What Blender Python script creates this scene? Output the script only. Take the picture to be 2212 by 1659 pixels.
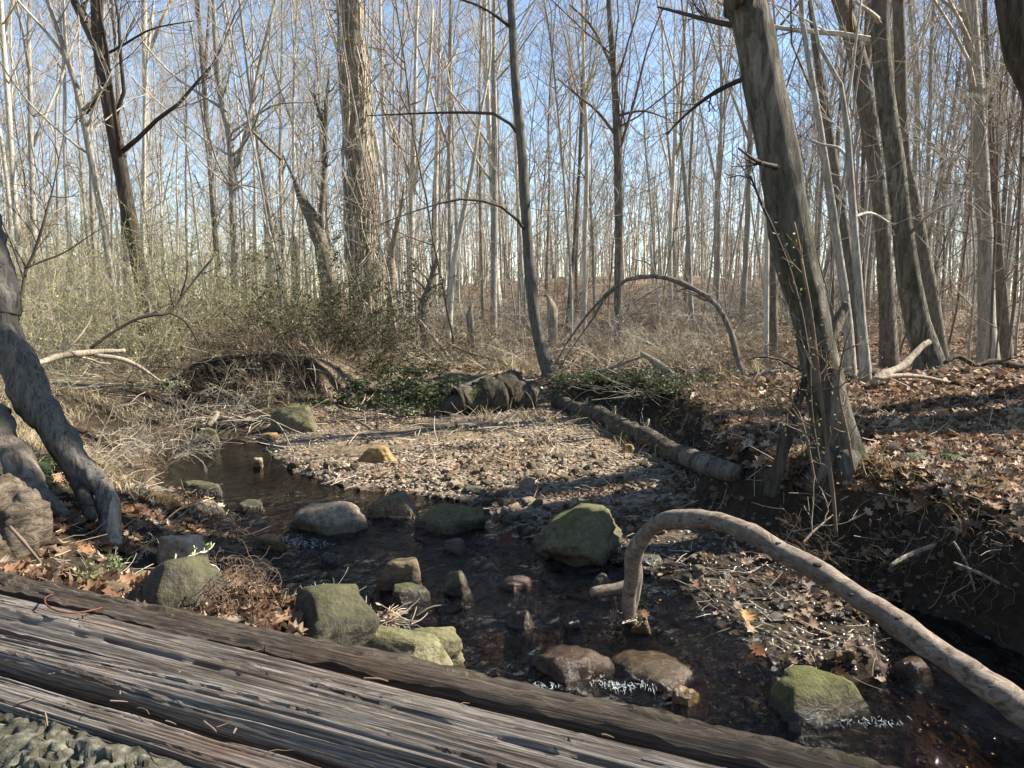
import bpy, bmesh, math, random
import numpy as np
from mathutils import Vector, Matrix
rng = np.random.default_rng(7); random.seed(7)
R = math.radians
for o in list(bpy.data.objects): bpy.data.objects.remove(o)
scn = bpy.context.scene; col = scn.collection

# ------------------------------------------------------------ camera, sky, sun, exposure
PITCH = R(6.1); CAMH = 1.4; FPX = 1598.6          # focal length in pixels of a 2212 px wide picture
cam = bpy.data.cameras.new('camera'); camo = bpy.data.objects.new('camera', cam); col.objects.link(camo)
camo.location = (0, 0, CAMH); camo.rotation_euler = (R(90) - PITCH, 0, 0)
cam.sensor_width = 36; cam.lens = 36*FPX/2212; cam.clip_start = .02; cam.clip_end = 2000
scn.camera = camo
SUN_AZ = R(77); SUN_EL = R(41)                     # azimuth clockwise from the view direction (+Y)
w = bpy.data.worlds.new('World'); scn.world = w; w.use_nodes = True
nt = w.node_tree; bg = nt.nodes['Background']
sky = nt.nodes.new('ShaderNodeTexSky'); sky.sky_type = 'NISHITA'; sky.sun_disc = False
sky.sun_elevation = SUN_EL; sky.sun_rotation = SUN_AZ; sky.air_density = 1.0; sky.dust_density = .0; sky.ozone_density = 1.3
nt.links.new(sky.outputs[0], bg.inputs[0]); bg.inputs[1].default_value = .078
sl = bpy.data.lights.new('sun', 'SUN'); sl.energy = 5.0; sl.angle = R(.53); sl.color = (1, .93, .82)
so = bpy.data.objects.new('sun', sl); col.objects.link(so)
sd = Vector((math.sin(SUN_AZ)*math.cos(SUN_EL), math.cos(SUN_AZ)*math.cos(SUN_EL), math.sin(SUN_EL)))
so.rotation_euler = sd.to_track_quat('Z', 'Y').to_euler(); so.location = (20, 2, 18)
scn.view_settings.view_transform = 'Standard'; scn.view_settings.look = 'None'
scn.view_settings.exposure = 1.72; scn.view_settings.gamma = 1; scn.view_settings.use_curve_mapping = False
scn.cycles.transparent_max_bounces = 12; scn.cycles.max_bounces = 5; scn.cycles.diffuse_bounces = 1; scn.cycles.glossy_bounces = 2

# ------------------------------------------------------------ picture ray -> place helpers
CP, SP = math.cos(PITCH), math.sin(PITCH)
def ray(x, y):
    u = (x-1106)/FPX; v = (829.5-y)/FPX
    return np.array([u, CP + v*SP, -SP + v*CP])
def W(x, y, Y):
    d = ray(x, y); return np.array([0, 0, CAMH]) + d*(Y/d[1])
def P(x, y, z=0.):
    d = ray(x, y); return np.array([0, 0, CAMH]) + d*((z-CAMH)/d[2])

# ------------------------------------------------------------ noise
def _h(ix, iy, iz):
    n = (ix*374761393 + iy*668265263 + iz*2147483647 + 1013904223) & 0xffffffff
    n = ((n ^ (n >> 13))*1274126177) & 0xffffffff
    return ((n ^ (n >> 16)) & 0xffff)/65535.
def vnoise(p):
    p = np.asarray(p, float); i = np.floor(p).astype(np.int64); f = p-i; f = f*f*(3-2*f)
    r = 0
    for a in (0, 1):
        for b in (0, 1):
            for c in (0, 1):
                wt = (f[..., 0] if a else 1-f[..., 0])*(f[..., 1] if b else 1-f[..., 1])*(f[..., 2] if c else 1-f[..., 2])
                r = r + wt*_h(i[..., 0]+a, i[..., 1]+b, i[..., 2]+c)
    return r*2-1
def fbm(p, o=4):
    r = 0; a = 1.; p = np.asarray(p, float)
    for k in range(o): r = r + a*vnoise(p + 17.3*k); p = p*2.03; a *= .5
    return r
def n2(x, y, s, o=3, seed=0):
    return fbm(np.stack([x*s+seed*3.7, y*s-seed*1.9, np.full_like(x, seed*7.1)], -1), o)
def sstep(a, b, x):
    t = np.clip((x-a)/(b-a), 0, 1); return t*t*(3-2*t)

# ------------------------------------------------------------ mesh helpers
class MB:
    def __init__(s): s.v = []; s.f = {3: [], 4: []}; s.n = 0; s.c = []
    def add(s, v, f, c=None):
        v = np.asarray(v, float).reshape(-1, 3); f = np.asarray(f, np.int64)
        s.v.append(v); s.f[f.shape[1]].append(f + s.n); s.n += len(v)
        s.c.append(np.broadcast_to(np.array([1., 1, 1]) if c is None else np.asarray(c, float), (len(v), 3)))
    def mesh(s, name, origin=None, smooth=True, colors=False):
        me = bpy.data.meshes.new(name)
        V = np.concatenate(s.v) if s.v else np.zeros((0, 3))
        if origin is not None: V = V - np.asarray(origin)
        q = np.concatenate(s.f[4]) if s.f[4] else np.zeros((0, 4), np.int64)
        t = np.concatenate(s.f[3]) if s.f[3] else np.zeros((0, 3), np.int64)
        lo = np.concatenate([q.ravel(), t.ravel()]).astype(np.int32)
        st = np.concatenate([np.arange(len(q))*4, len(q)*4 + np.arange(len(t))*3]).astype(np.int32)
        me.vertices.add(len(V)); me.vertices.foreach_set('co', V.astype(np.float32).ravel())
        me.loops.add(len(lo)); me.loops.foreach_set('vertex_index', lo)
        me.polygons.add(len(st)); me.polygons.foreach_set('loop_start', st)
        me.update(calc_edges=True); me.validate()
        if smooth: me.polygons.foreach_set('use_smooth', np.ones(len(me.polygons), bool))
        if colors:
            a = me.color_attributes.new('tint', 'FLOAT_COLOR', 'POINT')
            C = np.concatenate(s.c); a.data.foreach_set('color', np.hstack([C, np.ones((len(C), 1))]).astype(np.float32).ravel())
        return me
def unit(a): return a/np.maximum(np.linalg.norm(a, axis=-1, keepdims=True), 1e-9)
def tubes(mb, Pn, Rn, k, rough=0., c=None):
    """N tubes at once: Pn (N,n,3), Rn (N,n)"""
    Pn = np.asarray(Pn, float); Rn = np.asarray(Rn, float)
    N, n, _ = Pn.shape
    T = np.zeros_like(Pn); T[:, 1:-1] = Pn[:, 2:]-Pn[:, :-2]; T[:, 0] = Pn[:, 1]-Pn[:, 0]; T[:, -1] = Pn[:, -1]-Pn[:, -2]
    T = unit(T)
    ref = np.where(np.abs(T[:, :1, 2:]) > .8, np.array([1., 0, 0]), np.array([0, 0, 1.]))
    U = np.zeros_like(Pn); u = unit(np.cross(T[:, 0], ref[:, 0])); U[:, 0] = u
    for i in range(1, n):
        u = unit(u - T[:, i]*np.sum(u*T[:, i], -1, keepdims=True)); U[:, i] = u
    B = np.cross(T, U)
    a = np.arange(k)*2*math.pi/k
    rr = Rn[:, :, None, None]
    ring = Pn[:, :, None, :] + rr*(U[:, :, None, :]*np.cos(a)[:, None] + B[:, :, None, :]*np.sin(a)[:, None])
    if rough:
        d = fbm(ring*np.array([7., 7, 2.2]), 3)
        if k >= 14: d = d + .5*fbm(ring*np.array([34., 34, 9.]), 3)
        ring = ring + (ring-Pn[:, :, None, :])*(d*rough)[..., None]
    idx = np.arange(N*n*k).reshape(N, n, k)
    f = np.stack([idx[:, :-1, :], np.roll(idx, -1, 2)[:, :-1, :], np.roll(idx, -1, 2)[:, 1:, :], idx[:, 1:, :]], -1).reshape(-1, 4)
    mb.add(ring.reshape(-1, 3), f, c)
    b0 = mb.n - N*n*k                     # end caps
    if k >= 5:
        for e, i in ((0, 0), (1, n-1)):
            cv = Pn[:, i]; ce = np.arange(N)
            base = mb.n; mb.v.append(cv.copy()); mb.c.append(np.broadcast_to(np.array([1., 1, 1]) if c is None else np.asarray(c, float), (N, 3))); mb.n += N
            r0 = idx[:, i, :] + b0; r1 = np.roll(r0, -1, 1)
            cc = np.repeat((base+ce)[:, None], k, 1)
            t = np.stack([r1, r0, cc] if e == 0 else [r0, r1, cc], -1).reshape(-1, 3)
            mb.f[3].append(t)
def resample(pts, n):
    pts = np.asarray(pts, float); d = np.r_[0, np.cumsum(np.linalg.norm(np.diff(pts[:, :3], axis=0), axis=1))]
    t = np.linspace(0, d[-1], n)
    # Catmull-Rom through the points, sampled at t
    i = np.clip(np.searchsorted(d, t, 'right')-1, 0, len(pts)-2); u = ((t-d[i])/np.maximum(d[i+1]-d[i], 1e-9))[:, None]
    p0 = pts[np.maximum(i-1, 0)]; p1 = pts[i]; p2 = pts[i+1]; p3 = pts[np.minimum(i+2, len(pts)-1)]
    return .5*(2*p1 + (p2-p0)*u + (2*p0-5*p1+4*p2-p3)*u*u + (3*p1-p0-3*p2+p3)*u**3)
def grow(S, D, L, n, wig, up, seed=None):
    S = np.asarray(S, float); D = unit(np.asarray(D, float)); out = [S]; p = S
    for i in range(n-1):
        D = unit(D + wig*rng.normal(size=D.shape) + up*np.array([0, 0, 1.]))
        p = p + D*(L/(n-1))[:, None]; out.append(p)
    return np.stack(out, 1)
def children(Pn, Rn, per, tlo, thi, alo, ahi, len_fn, n, wig, up, rf=.6, rmin=.004, tip=.35):
    N, m, _ = Pn.shape; cnt = N*per
    pi = np.repeat(np.arange(N), per); t = rng.uniform(tlo, thi, cnt)*(m-1)
    i = np.clip(t.astype(int), 0, m-2); f = (t-i)[:, None]
    S = Pn[pi, i]*(1-f) + Pn[pi, i+1]*f; T = unit(Pn[pi, i+1]-Pn[pi, i])
    r = Rn[pi, i]*(1-f[:, 0]) + Rn[pi, i+1]*f[:, 0]
    q = unit(np.cross(T, rng.normal(size=T.shape))); a = rng.uniform(alo, ahi, cnt)[:, None]
    D = T*np.cos(a) + q*np.sin(a)
    PL = np.linalg.norm(np.diff(Pn, axis=1), axis=2).sum(1)[pi]
    L = len_fn(PL, t/(m-1))
    C = grow(S, D, L, n, wig, up)
    r0 = np.maximum(r*rf*rng.uniform(.6, 1, cnt), rmin)
    RR = r0[:, None]*np.linspace(1, tip, n)[None]
    return C, np.maximum(RR, rmin*.55)

_ico = {}
def ico(s):
    if s not in _ico:
        bm = bmesh.new(); bmesh.ops.create_icosphere(bm, subdivisions=s, radius=1); bm.verts.ensure_lookup_table()
        _ico[s] = (np.array([v.co[:] for v in bm.verts]), np.array([[v.index for v in f.verts] for f in bm.faces])); bm.free()
    return _ico[s]
# ------------------------------------------------------------ object helpers
def tag(o, label=None, cat=None, group=None, kind=None):
    if label: o['label'] = label
    if cat: o['category'] = cat
    if group: o['group'] = group
    if kind: o['kind'] = kind
    return o
def link(name, data, parent=None, loc=None):
    o = bpy.data.objects.new(name, data); col.objects.link(o)
    if parent is not None: o.parent = parent
    if loc is not None: o.location = loc
    return o
def thing(name, label, cat, loc, group=None):
    o = link(name, None, None, tuple(loc)); o.empty_display_size = .1
    return tag(o, label, cat, group)
def part(name, mb, mat, parent, origin=None, smooth=True, colors=False, label=None):
    me = mb.mesh(name, origin, smooth, colors); me.materials.append(mat)
    o = link(name, me, parent)
    if label: o['label'] = label
    return o

# ------------------------------------------------------------ materials
def nodes(name):
    m = bpy.data.materials.new(name); m.use_nodes = True; t = m.node_tree
    return m, t, t.nodes['Principled BSDF']
def N(t, typ, **kw):
    n = t.nodes.new('ShaderNode'+typ)
    for k, v in kw.items():
        if k in n.inputs.keys() if isinstance(k, str) else False: n.inputs[k].default_value = v
        else: setattr(n, k, v)
    return n
def lk(t, a, b): t.links.new(a, b)
def coords(t, scale=(1, 1, 1), kind='Object', rot=(0, 0, 0)):
    tc = t.nodes.new('ShaderNodeTexCoord'); mp = t.nodes.new('ShaderNodeMapping')
    mp.inputs['Scale'].default_value = scale; mp.inputs['Rotation'].default_value = rot
    lk(t, tc.outputs[kind], mp.inputs[0]); return mp.outputs[0]
def noise(t, vec, scale, detail=6, rough=.6, dist=0):
    n = t.nodes.new('ShaderNodeTexNoise'); n.inputs['Scale'].default_value = scale; n.inputs['Detail'].default_value = detail
    n.inputs['Roughness'].default_value = rough; n.inputs['Distortion'].default_value = dist; lk(t, vec, n.inputs['Vector']); return n.outputs['Fac']
def ramp(t, fac, stops):
    r = t.nodes.new('ShaderNodeValToRGB'); e = r.color_ramp.elements
    while len(e) < len(stops): e.new(.5)
    for s, (p, c) in zip(e, stops): s.position = p; s.color = (*c, 1) if len(c) == 3 else c
    lk(t, fac, r.inputs[0]); return r.outputs[0]
def mix(t, fac, a, b, mode='MIX'):
    m = t.nodes.new('ShaderNodeMix'); m.data_type = 'RGBA'; m.blend_type = mode
    for s, x in ((m.inputs[0], fac), (m.inputs[6], a), (m.inputs[7], b)):
        if hasattr(x, 'is_output'): lk(t, x, s)
        elif isinstance(x, (int, float)): s.default_value = x
        else: s.default_value = (*x, 1)
    return m.outputs[2]
def maths(t, op, a, b=0.):
    m = t.nodes.new('ShaderNodeMath'); m.operation = op
    for s, x in zip(m.inputs, (a, b)):
        if hasattr(x, 'is_output'): lk(t, x, s)
        else: s.default_value = x
    return m.outputs[0]
def bump(t, bs, h, strength=.5, dist=.02, prev=None):
    b = t.nodes.new('ShaderNodeBump'); b.inputs['Strength'].default_value = strength; b.inputs['Distance'].default_value = dist
    lk(t, h, b.inputs['Height'])
    if prev is not None: lk(t, prev, b.inputs['Normal'])
    lk(t, b.outputs[0], bs.inputs['Normal']); return b.outputs[0]
BLK, WHT = (0, 0, 0), (1, 1, 1)

def bark(name, dark, mid, light, ridge=(22, 22, 5), bs=.7, moss=0., patch=None, bd=.02):
    m, t, b = nodes(name); b.inputs['Roughness'].default_value = .9; b.inputs['Specular IOR Level'].default_value = .15
    v = coords(t, ridge); f = noise(t, v, 1., 8, .65, .6)
    big = noise(t, coords(t, (1.6, 1.6, .7)), 1.3, 4, .6)
    f = noise(t, v, 1., 10, .72, .8); c = ramp(t, f, [(.36, dark), (.47, mid), (.62, light)])
    c = mix(t, maths(t, 'MULTIPLY', ramp(t, big, [(.35, BLK), (.65, WHT)]), .55), c, tuple(x*.62 for x in mid))
    if patch:
        pf = ramp(t, noise(t, coords(t, (3, 3, 1.3)), 2., 5, .6), [(.55, BLK), (.66, WHT)]); c = mix(t, pf, c, patch)
    if moss:
        mf = ramp(t, noise(t, coords(t, (2.2, 2.2, 1.)), 2.4, 6, .7), [(.56, BLK), (.72, WHT)])
        c = mix(t, maths(t, 'MULTIPLY', mf, moss), c, (.07, .085, .02))
    lk(t, c, b.inputs['Base Color'])
    bump(t, b, f, bs, bd); return m
M = {}
M['beech'] = bark('beech_bark', (.026, .023, .018), (.12, .106, .083), (.27, .243, .195), (16, 16, 4.), 1., .8, (.05, .045, .034), .05)
M['grey'] = bark('grey_bark', (.09, .082, .068), (.29, .265, .222), (.48, .44, .37), (30, 30, 6.), .9)
M['furrow'] = bark('furrowed_bark', (.06, .046, .034), (.28, .23, .165), (.5, .43, .33), (30, 30, 5), 1., 0, None, .04)
M['pale'] = bark('pale_bark', (.2, .175, .135), (.47, .425, .345), (.64, .59, .49), (24, 24, 5), .8)
M['dark'] = bark('dark_bark', (.02, .016, .012), (.06, .049, .038), (.12, .10, .078), (24, 24, 3.), .9)
M['brown'] = bark('brown_bark', (.045, .037, .029), (.14, .118, .092), (.26, .225, .18), (28, 28, 6), 1.)
M['dead'] = bark('dead_wood', (.10, .076, .053), (.28, .23, .165), (.44, .375, .29), (30, 30, 4), .8)
M['rot'] = bark('rotten_wood', (.03, .02, .012), (.16, .115, .07), (.34, .26, .17), (5, 5, 40), 1., .3)
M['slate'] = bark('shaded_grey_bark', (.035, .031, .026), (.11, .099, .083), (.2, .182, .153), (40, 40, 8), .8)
M['arch'] = bark('stripped_limb_bark', (.07, .05, .036), (.22, .172, .13), (.40, .335, .268), (20, 30, 30), .9, 0, (.17, .125, .09), .015)
M['rust'] = bark('rusty_stem', (.07, .026, .014), (.12, .046, .025), (.17, .07, .04), (40, 40, 40), .2)
M['gnarl'] = bark('gnarled_root_wood', (.05, .037, .025), (.18, .14, .098), (.36, .295, .215), (14, 14, 30), 1., 0, None, .05)
M['soil'] = bark('wet_dark_soil', (.008, .006, .004), (.028, .02, .013), (.06, .043, .03), (30, 30, 30), 1., 0, None, .03)
M['mossbark'] = bark('mossy_bark', (.02, .016, .011), (.07, .056, .04), (.16, .133, .10), (16, 16, 16), 1., .8)
def twigmat(name, c1, c2):
    m, t, b = nodes(name); b.inputs['Roughness'].default_value = .85; b.inputs['Specular IOR Level'].default_value = .2
    lk(t, ramp(t, noise(t, coords(t), 2.5, 3), [(.35, c1), (.65, c2)]), b.inputs['Base Color']); return m
M['twig_grey'] = twigmat('grey_twigs', (.22, .195, .155), (.46, .41, .335))
M['twig_olive'] = twigmat('olive_twigs', (.2, .18, .09), (.42, .38, .22))
M['twig_brown'] = twigmat('brown_twigs', (.09, .06, .04), (.20, .14, .095))
M['twig_pale'] = twigmat('pale_twigs', (.28, .235, .17), (.5, .43, .325))
M['twig_dark'] = twigmat('dark_twigs', (.035, .027, .02), (.08, .062, .047))
def tinted(name, rough=.8, spec=.2, trans=0., bumps=0.):
    m, t, b = nodes(name); b.inputs['Roughness'].default_value = rough; b.inputs['Specular IOR Level'].default_value = spec
    a = t.nodes.new('ShaderNodeVertexColor'); a.layer_name = 'tint'
    c = mix(t, .35, a.outputs[0], ramp(t, noise(t, coords(t), 40, 4), [(.3, (.35, .35, .35)), (.7, (1, 1, 1))]), 'MULTIPLY')
    lk(t, c, b.inputs['Base Color'])
    if bumps:
        bump(t, b, noise(t, coords(t), 60, 5), bumps, .004); g = t.nodes.new('ShaderNodeNewGeometry'); sz = t.nodes.new('ShaderNodeSeparateXYZ'); lk(t, g.outputs['Position'], sz.inputs[0])
        lk(t, ramp(t, maths(t, 'MULTIPLY', sz.outputs[2], 8), [(.2, (.13,)*3), (.6, (.8,)*3)]), b.inputs['Roughness']); b.inputs['Specular IOR Level'].default_value = .5
    if trans:
        tr = t.nodes.new('ShaderNodeBsdfTranslucent'); lk(t, c, tr.inputs[0]); ms = t.nodes.new('ShaderNodeMixShader'); ms.inputs[0].default_value = trans
        lk(t, b.outputs[0], ms.inputs[1]); lk(t, tr.outputs[0], ms.inputs[2]); lk(t, ms.outputs[0], t.nodes['Material Output'].inputs[0])
    return m
M['leaf'] = tinted('dry_leaf', .7, .25, .2)
M['green'] = tinted('green_leaf', .5, .4, .25)
M['straw'] = tinted('dry_straw', .8, .2, .2)
M['pebble'] = tinted('pebble_stone', .75, .3, 0, .4)
def rockmat(name, c1, c2, c3, moss=0., wet=.05, mosscol=(.085, .09, .018)):
    m, t, b = nodes(name); v = coords(t); g = t.nodes.new('ShaderNodeNewGeometry')
    f = noise(t, v, 7, 8, .68, .4); f2 = noise(t, v, 34, 6, .7); f3 = noise(t, v, 2.6, 4, .6)
    c = ramp(t, f, [(.3, c1), (.5, c2), (.72, c3)])
    c = mix(t, .85, c, ramp(t, f2, [(.32, (.28, .26, .23)), (.5, (.85, .83, .8)), (.68, (1.4, 1.36, 1.3))]), 'MULTIPLY')
    sx = t.nodes.new('ShaderNodeSeparateXYZ'); lk(t, g.outputs['Normal'], sx.inputs[0])
    pz = t.nodes.new('ShaderNodeSeparateXYZ'); lk(t, g.outputs['Position'], pz.inputs[0])
    if moss:
        mf = maths(t, 'ADD', maths(t, 'MULTIPLY', sx.outputs[2], .35), f3)
        mf = maths(t, 'MULTIPLY', ramp(t, mf, [(.60, BLK), (.82, WHT)]), moss)
        c = mix(t, mf, c, mix(t, f2, tuple(x*.5 for x in mosscol), tuple(x*1.7 for x in mosscol)))
    wz = maths(t, 'ADD', pz.outputs[2], maths(t, 'MULTIPLY', f, -.05))
    wf = ramp(t, maths(t, 'MULTIPLY', wz, 5), [(max(0, (wet-.035))*5, WHT), (max(.02, wet*5), BLK)])
    c = mix(t, 1., c, (.78, .76, .72), 'MULTIPLY'); c = mix(t, wf, c, mix(t, 1., c, (.42, .36, .28), 'MULTIPLY'))
    lk(t, c, b.inputs['Base Color'])
    lk(t, ramp(t, wf, [(0, (.85,)*3), (1, (.22,)*3)]), b.inputs['Roughness'])
    b1 = bump(t, b, f, .7, .04); bump(t, b, f2, .9, .012, b1); return m
M['rock_olive'] = rockmat('mossy_rock', (.07, .06, .035), (.17, .145, .085), (.27, .235, .145), .85)
M['rock_grey'] = rockmat('grey_rock', (.03, .027, .02), (.085, .075, .052), (.16, .14, .10), .55)
M['rock_brown'] = rockmat('brown_rock', (.07, .05, .03), (.17, .125, .075), (.28, .21, .13), .2)
M['rock_tan'] = rockmat('tan_rock', (.2, .16, .11), (.34, .28, .2), (.46, .39, .29), 0.)
M['rock_ochre'] = rockmat('ochre_rock', (.15, .09, .03), (.33, .215, .085), (.45, .33, .16), .1)
M['rock_pink'] = rockmat('pinkish_rock', (.36, .26, .18), (.52, .40, .30), (.62, .5, .39), 0.)
M['rock_lime'] = rockmat('algae_rock', (.12, .108, .05), (.27, .245, .14), (.44, .41, .28), .45, .03, (.10, .105, .022))
M['rock_wet'] = rockmat('wet_rock', (.05, .03, .016), (.13, .08, .04), (.22, .14, .07), 0, .4)
M['rock_moss'] = rockmat('moss_topped_rock', (.04, .035, .02), (.09, .08, .04), (.15, .13, .07), 1., .02, (.075, .08, .012))

# ground: kinds of surface held in a colour attribute (r gravel, g leaf litter, b bare wet soil with bank shade painted in)
def groundmat():
    m, t, b = nodes('woodland_ground'); b.inputs['Roughness'].default_value = .95; b.inputs['Specular IOR Level'].default_value = .15
    a = t.nodes.new('ShaderNodeVertexColor'); a.layer_name = 'tint'; s = t.nodes.new('ShaderNodeSeparateColor'); lk(t, a.outputs[0], s.inputs[0])
    v = coords(t)
    vo = t.nodes.new('ShaderNodeTexVoronoi'); vo.inputs['Scale'].default_value = 26; lk(t, v, vo.inputs['Vector'])
    vb = t.nodes.new('ShaderNodeTexVoronoi'); vb.inputs['Scale'].default_value = 24; lk(t, v, vb.inputs['Vector'])
    fine = noise(t, v, 30, 8, .7); big = noise(t, v, 1.3, 5, .6)
    soil = ramp(t, fine, [(.3, (.009, .0065, .004)), (.7, (.036, .025, .016))])  # wet soil made near black; right-bank shade is put into this colour
    sv = t.nodes.new('ShaderNodeSeparateColor'); lk(t, vo.outputs['Color'], sv.inputs[0])
    gravel = ramp(t, sv.outputs[0], [(0, (.08, .06, .04)), (.5, (.18, .138, .094)), (1, (.29, .23, .165))])
    sb = t.nodes.new('ShaderNodeSeparateColor'); lk(t, vb.outputs['Color'], sb.inputs[0])
    leaf = ramp(t, sb.outputs[0], [(0, (.055, .036, .024)), (.5, (.15, .10, .064)), (1, (.29, .215, .145))])
    leaf = mix(t, ramp(t, big, [(.4, BLK), (.62, (.5, .5, .5))]), leaf, (.10, .06, .035))
    straw = ramp(t, noise(t, coords(t, (30, 30, 30)), 1, 6), [(.3, (.07, .05, .03)), (.7, (.25, .19, .115))])
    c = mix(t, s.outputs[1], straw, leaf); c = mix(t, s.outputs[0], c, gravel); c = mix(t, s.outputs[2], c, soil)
    lk(t, c, b.inputs['Base Color'])
    b1 = bump(t, b, vo.outputs['Distance'], .6, .02); bump(t, b, fine, .7, .03, b1); return m
M['ground'] = groundmat()
def bedwater():
    m, t, b = nodes('stream_water'); out = t.nodes['Material Output']; t.nodes.remove(b)
    tr = t.nodes.new('ShaderNodeBsdfTransparent'); tr.inputs[0].default_value = (.44, .34, .22, 1)
    gl = t.nodes.new('ShaderNodeBsdfGlossy'); gl.inputs['Roughness'].default_value = .03
    fr = t.nodes.new('ShaderNodeFresnel'); fr.inputs[0].default_value = 1.333
    a = t.nodes.new('ShaderNodeVertexColor'); a.layer_name = 'tint'; sc = t.nodes.new('ShaderNodeSeparateColor'); lk(t, a.outputs[0], sc.inputs[0])
    h = noise(t, coords(t, (1, .62, 1)), 17, 5, .55, .5); h2 = noise(t, coords(t, (1, .5, 1)), 5.5, 3, .5, .3)
    hh = maths(t, 'MULTIPLY', maths(t, 'ADD', h, h2), sc.outputs[0])
    bp = t.nodes.new('ShaderNodeBump'); bp.inputs['Strength'].default_value = 1.; bp.inputs['Distance'].default_value = .07; lk(t, hh, bp.inputs['Height'])
    lk(t, bp.outputs[0], gl.inputs['Normal']); lk(t, bp.outputs[0], fr.inputs['Normal'])
    ms = t.nodes.new('ShaderNodeMixShader'); lk(t, fr.outputs[0], ms.inputs[0]); lk(t, tr.outputs[0], ms.inputs[1]); lk(t, gl.outputs[0], ms.inputs[2])
    lk(t, ms.outputs[0], out.inputs[0]); return m
M['water'] = bedwater()
def foammat():
    m, t, b = nodes('white_water_foam'); b.inputs['Base Color'].default_value = (.75, .78, .8, 1); b.inputs['Roughness'].default_value = .15; return m
M['foam'] = foammat()

# ------------------------------------------------------------ terrain
WPIX = [(560, 958), (440, 952), (322, 966), (312, 995), (345, 1050), (470, 1088), (512, 1150), (540, 1250), (600, 1310), (720, 1405), (960, 1450)]
wl = [P(x, y)[:2] for x, y in WPIX]
RPIX = [(2212, 1425), (2050, 1350), (1930, 1300), (1845, 1262), (1862, 1330), (1880, 1450), (1790, 1462), (1690, 1440), (1610, 1385), (1500, 1325), (1425, 1265), (1330, 1222), (1190, 1185), (1120, 1130), (1010, 1085), (790, 1060), (700, 1040), (620, 1012), (575, 985)]
WATER = np.array(wl + [(-.1, 1.2), (.15, .4), (.5, -2.5), (6., -2.5), (4.2, 0.4), (2.6, 2.0)] + [P(x, y)[:2] for x, y in RPIX])
def seg_sd(poly, x, y):
    d = np.full(x.shape, 1e9); ins = np.zeros(x.shape, bool); n = len(poly)
    for i in range(n):
        a = poly[i]; b = poly[(i+1) % n]; e = b-a
        t = np.clip(((x-a[0])*e[0]+(y-a[1])*e[1])/(e@e+1e-12), 0, 1)
        d = np.minimum(d, np.hypot(x-a[0]-t*e[0], y-a[1]-t*e[1]))
        c = ((a[1] <= y) != (b[1] <= y)); xi = a[0] + (y-a[1])*e[0]/(e[1] if abs(e[1]) > 1e-9 else 1e-9)
        ins ^= c & (x < xi)
    return np.where(ins, -d, d)
BAR = np.array([(-2.7, 7.1), (-2.3, 8.2), (-1.9, 9.6), (-.6, 9.7), (.9, 8.7), (1.55, 6.9), (1.5, 5.7), (1.35, 5.0), (1.25, 4.4), (1.75, 3.7), (1.7, 3.1), (1.1, 2.7), (.5, 3.0), (-.2, 4.4), (-1.2, 5.2)])
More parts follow.
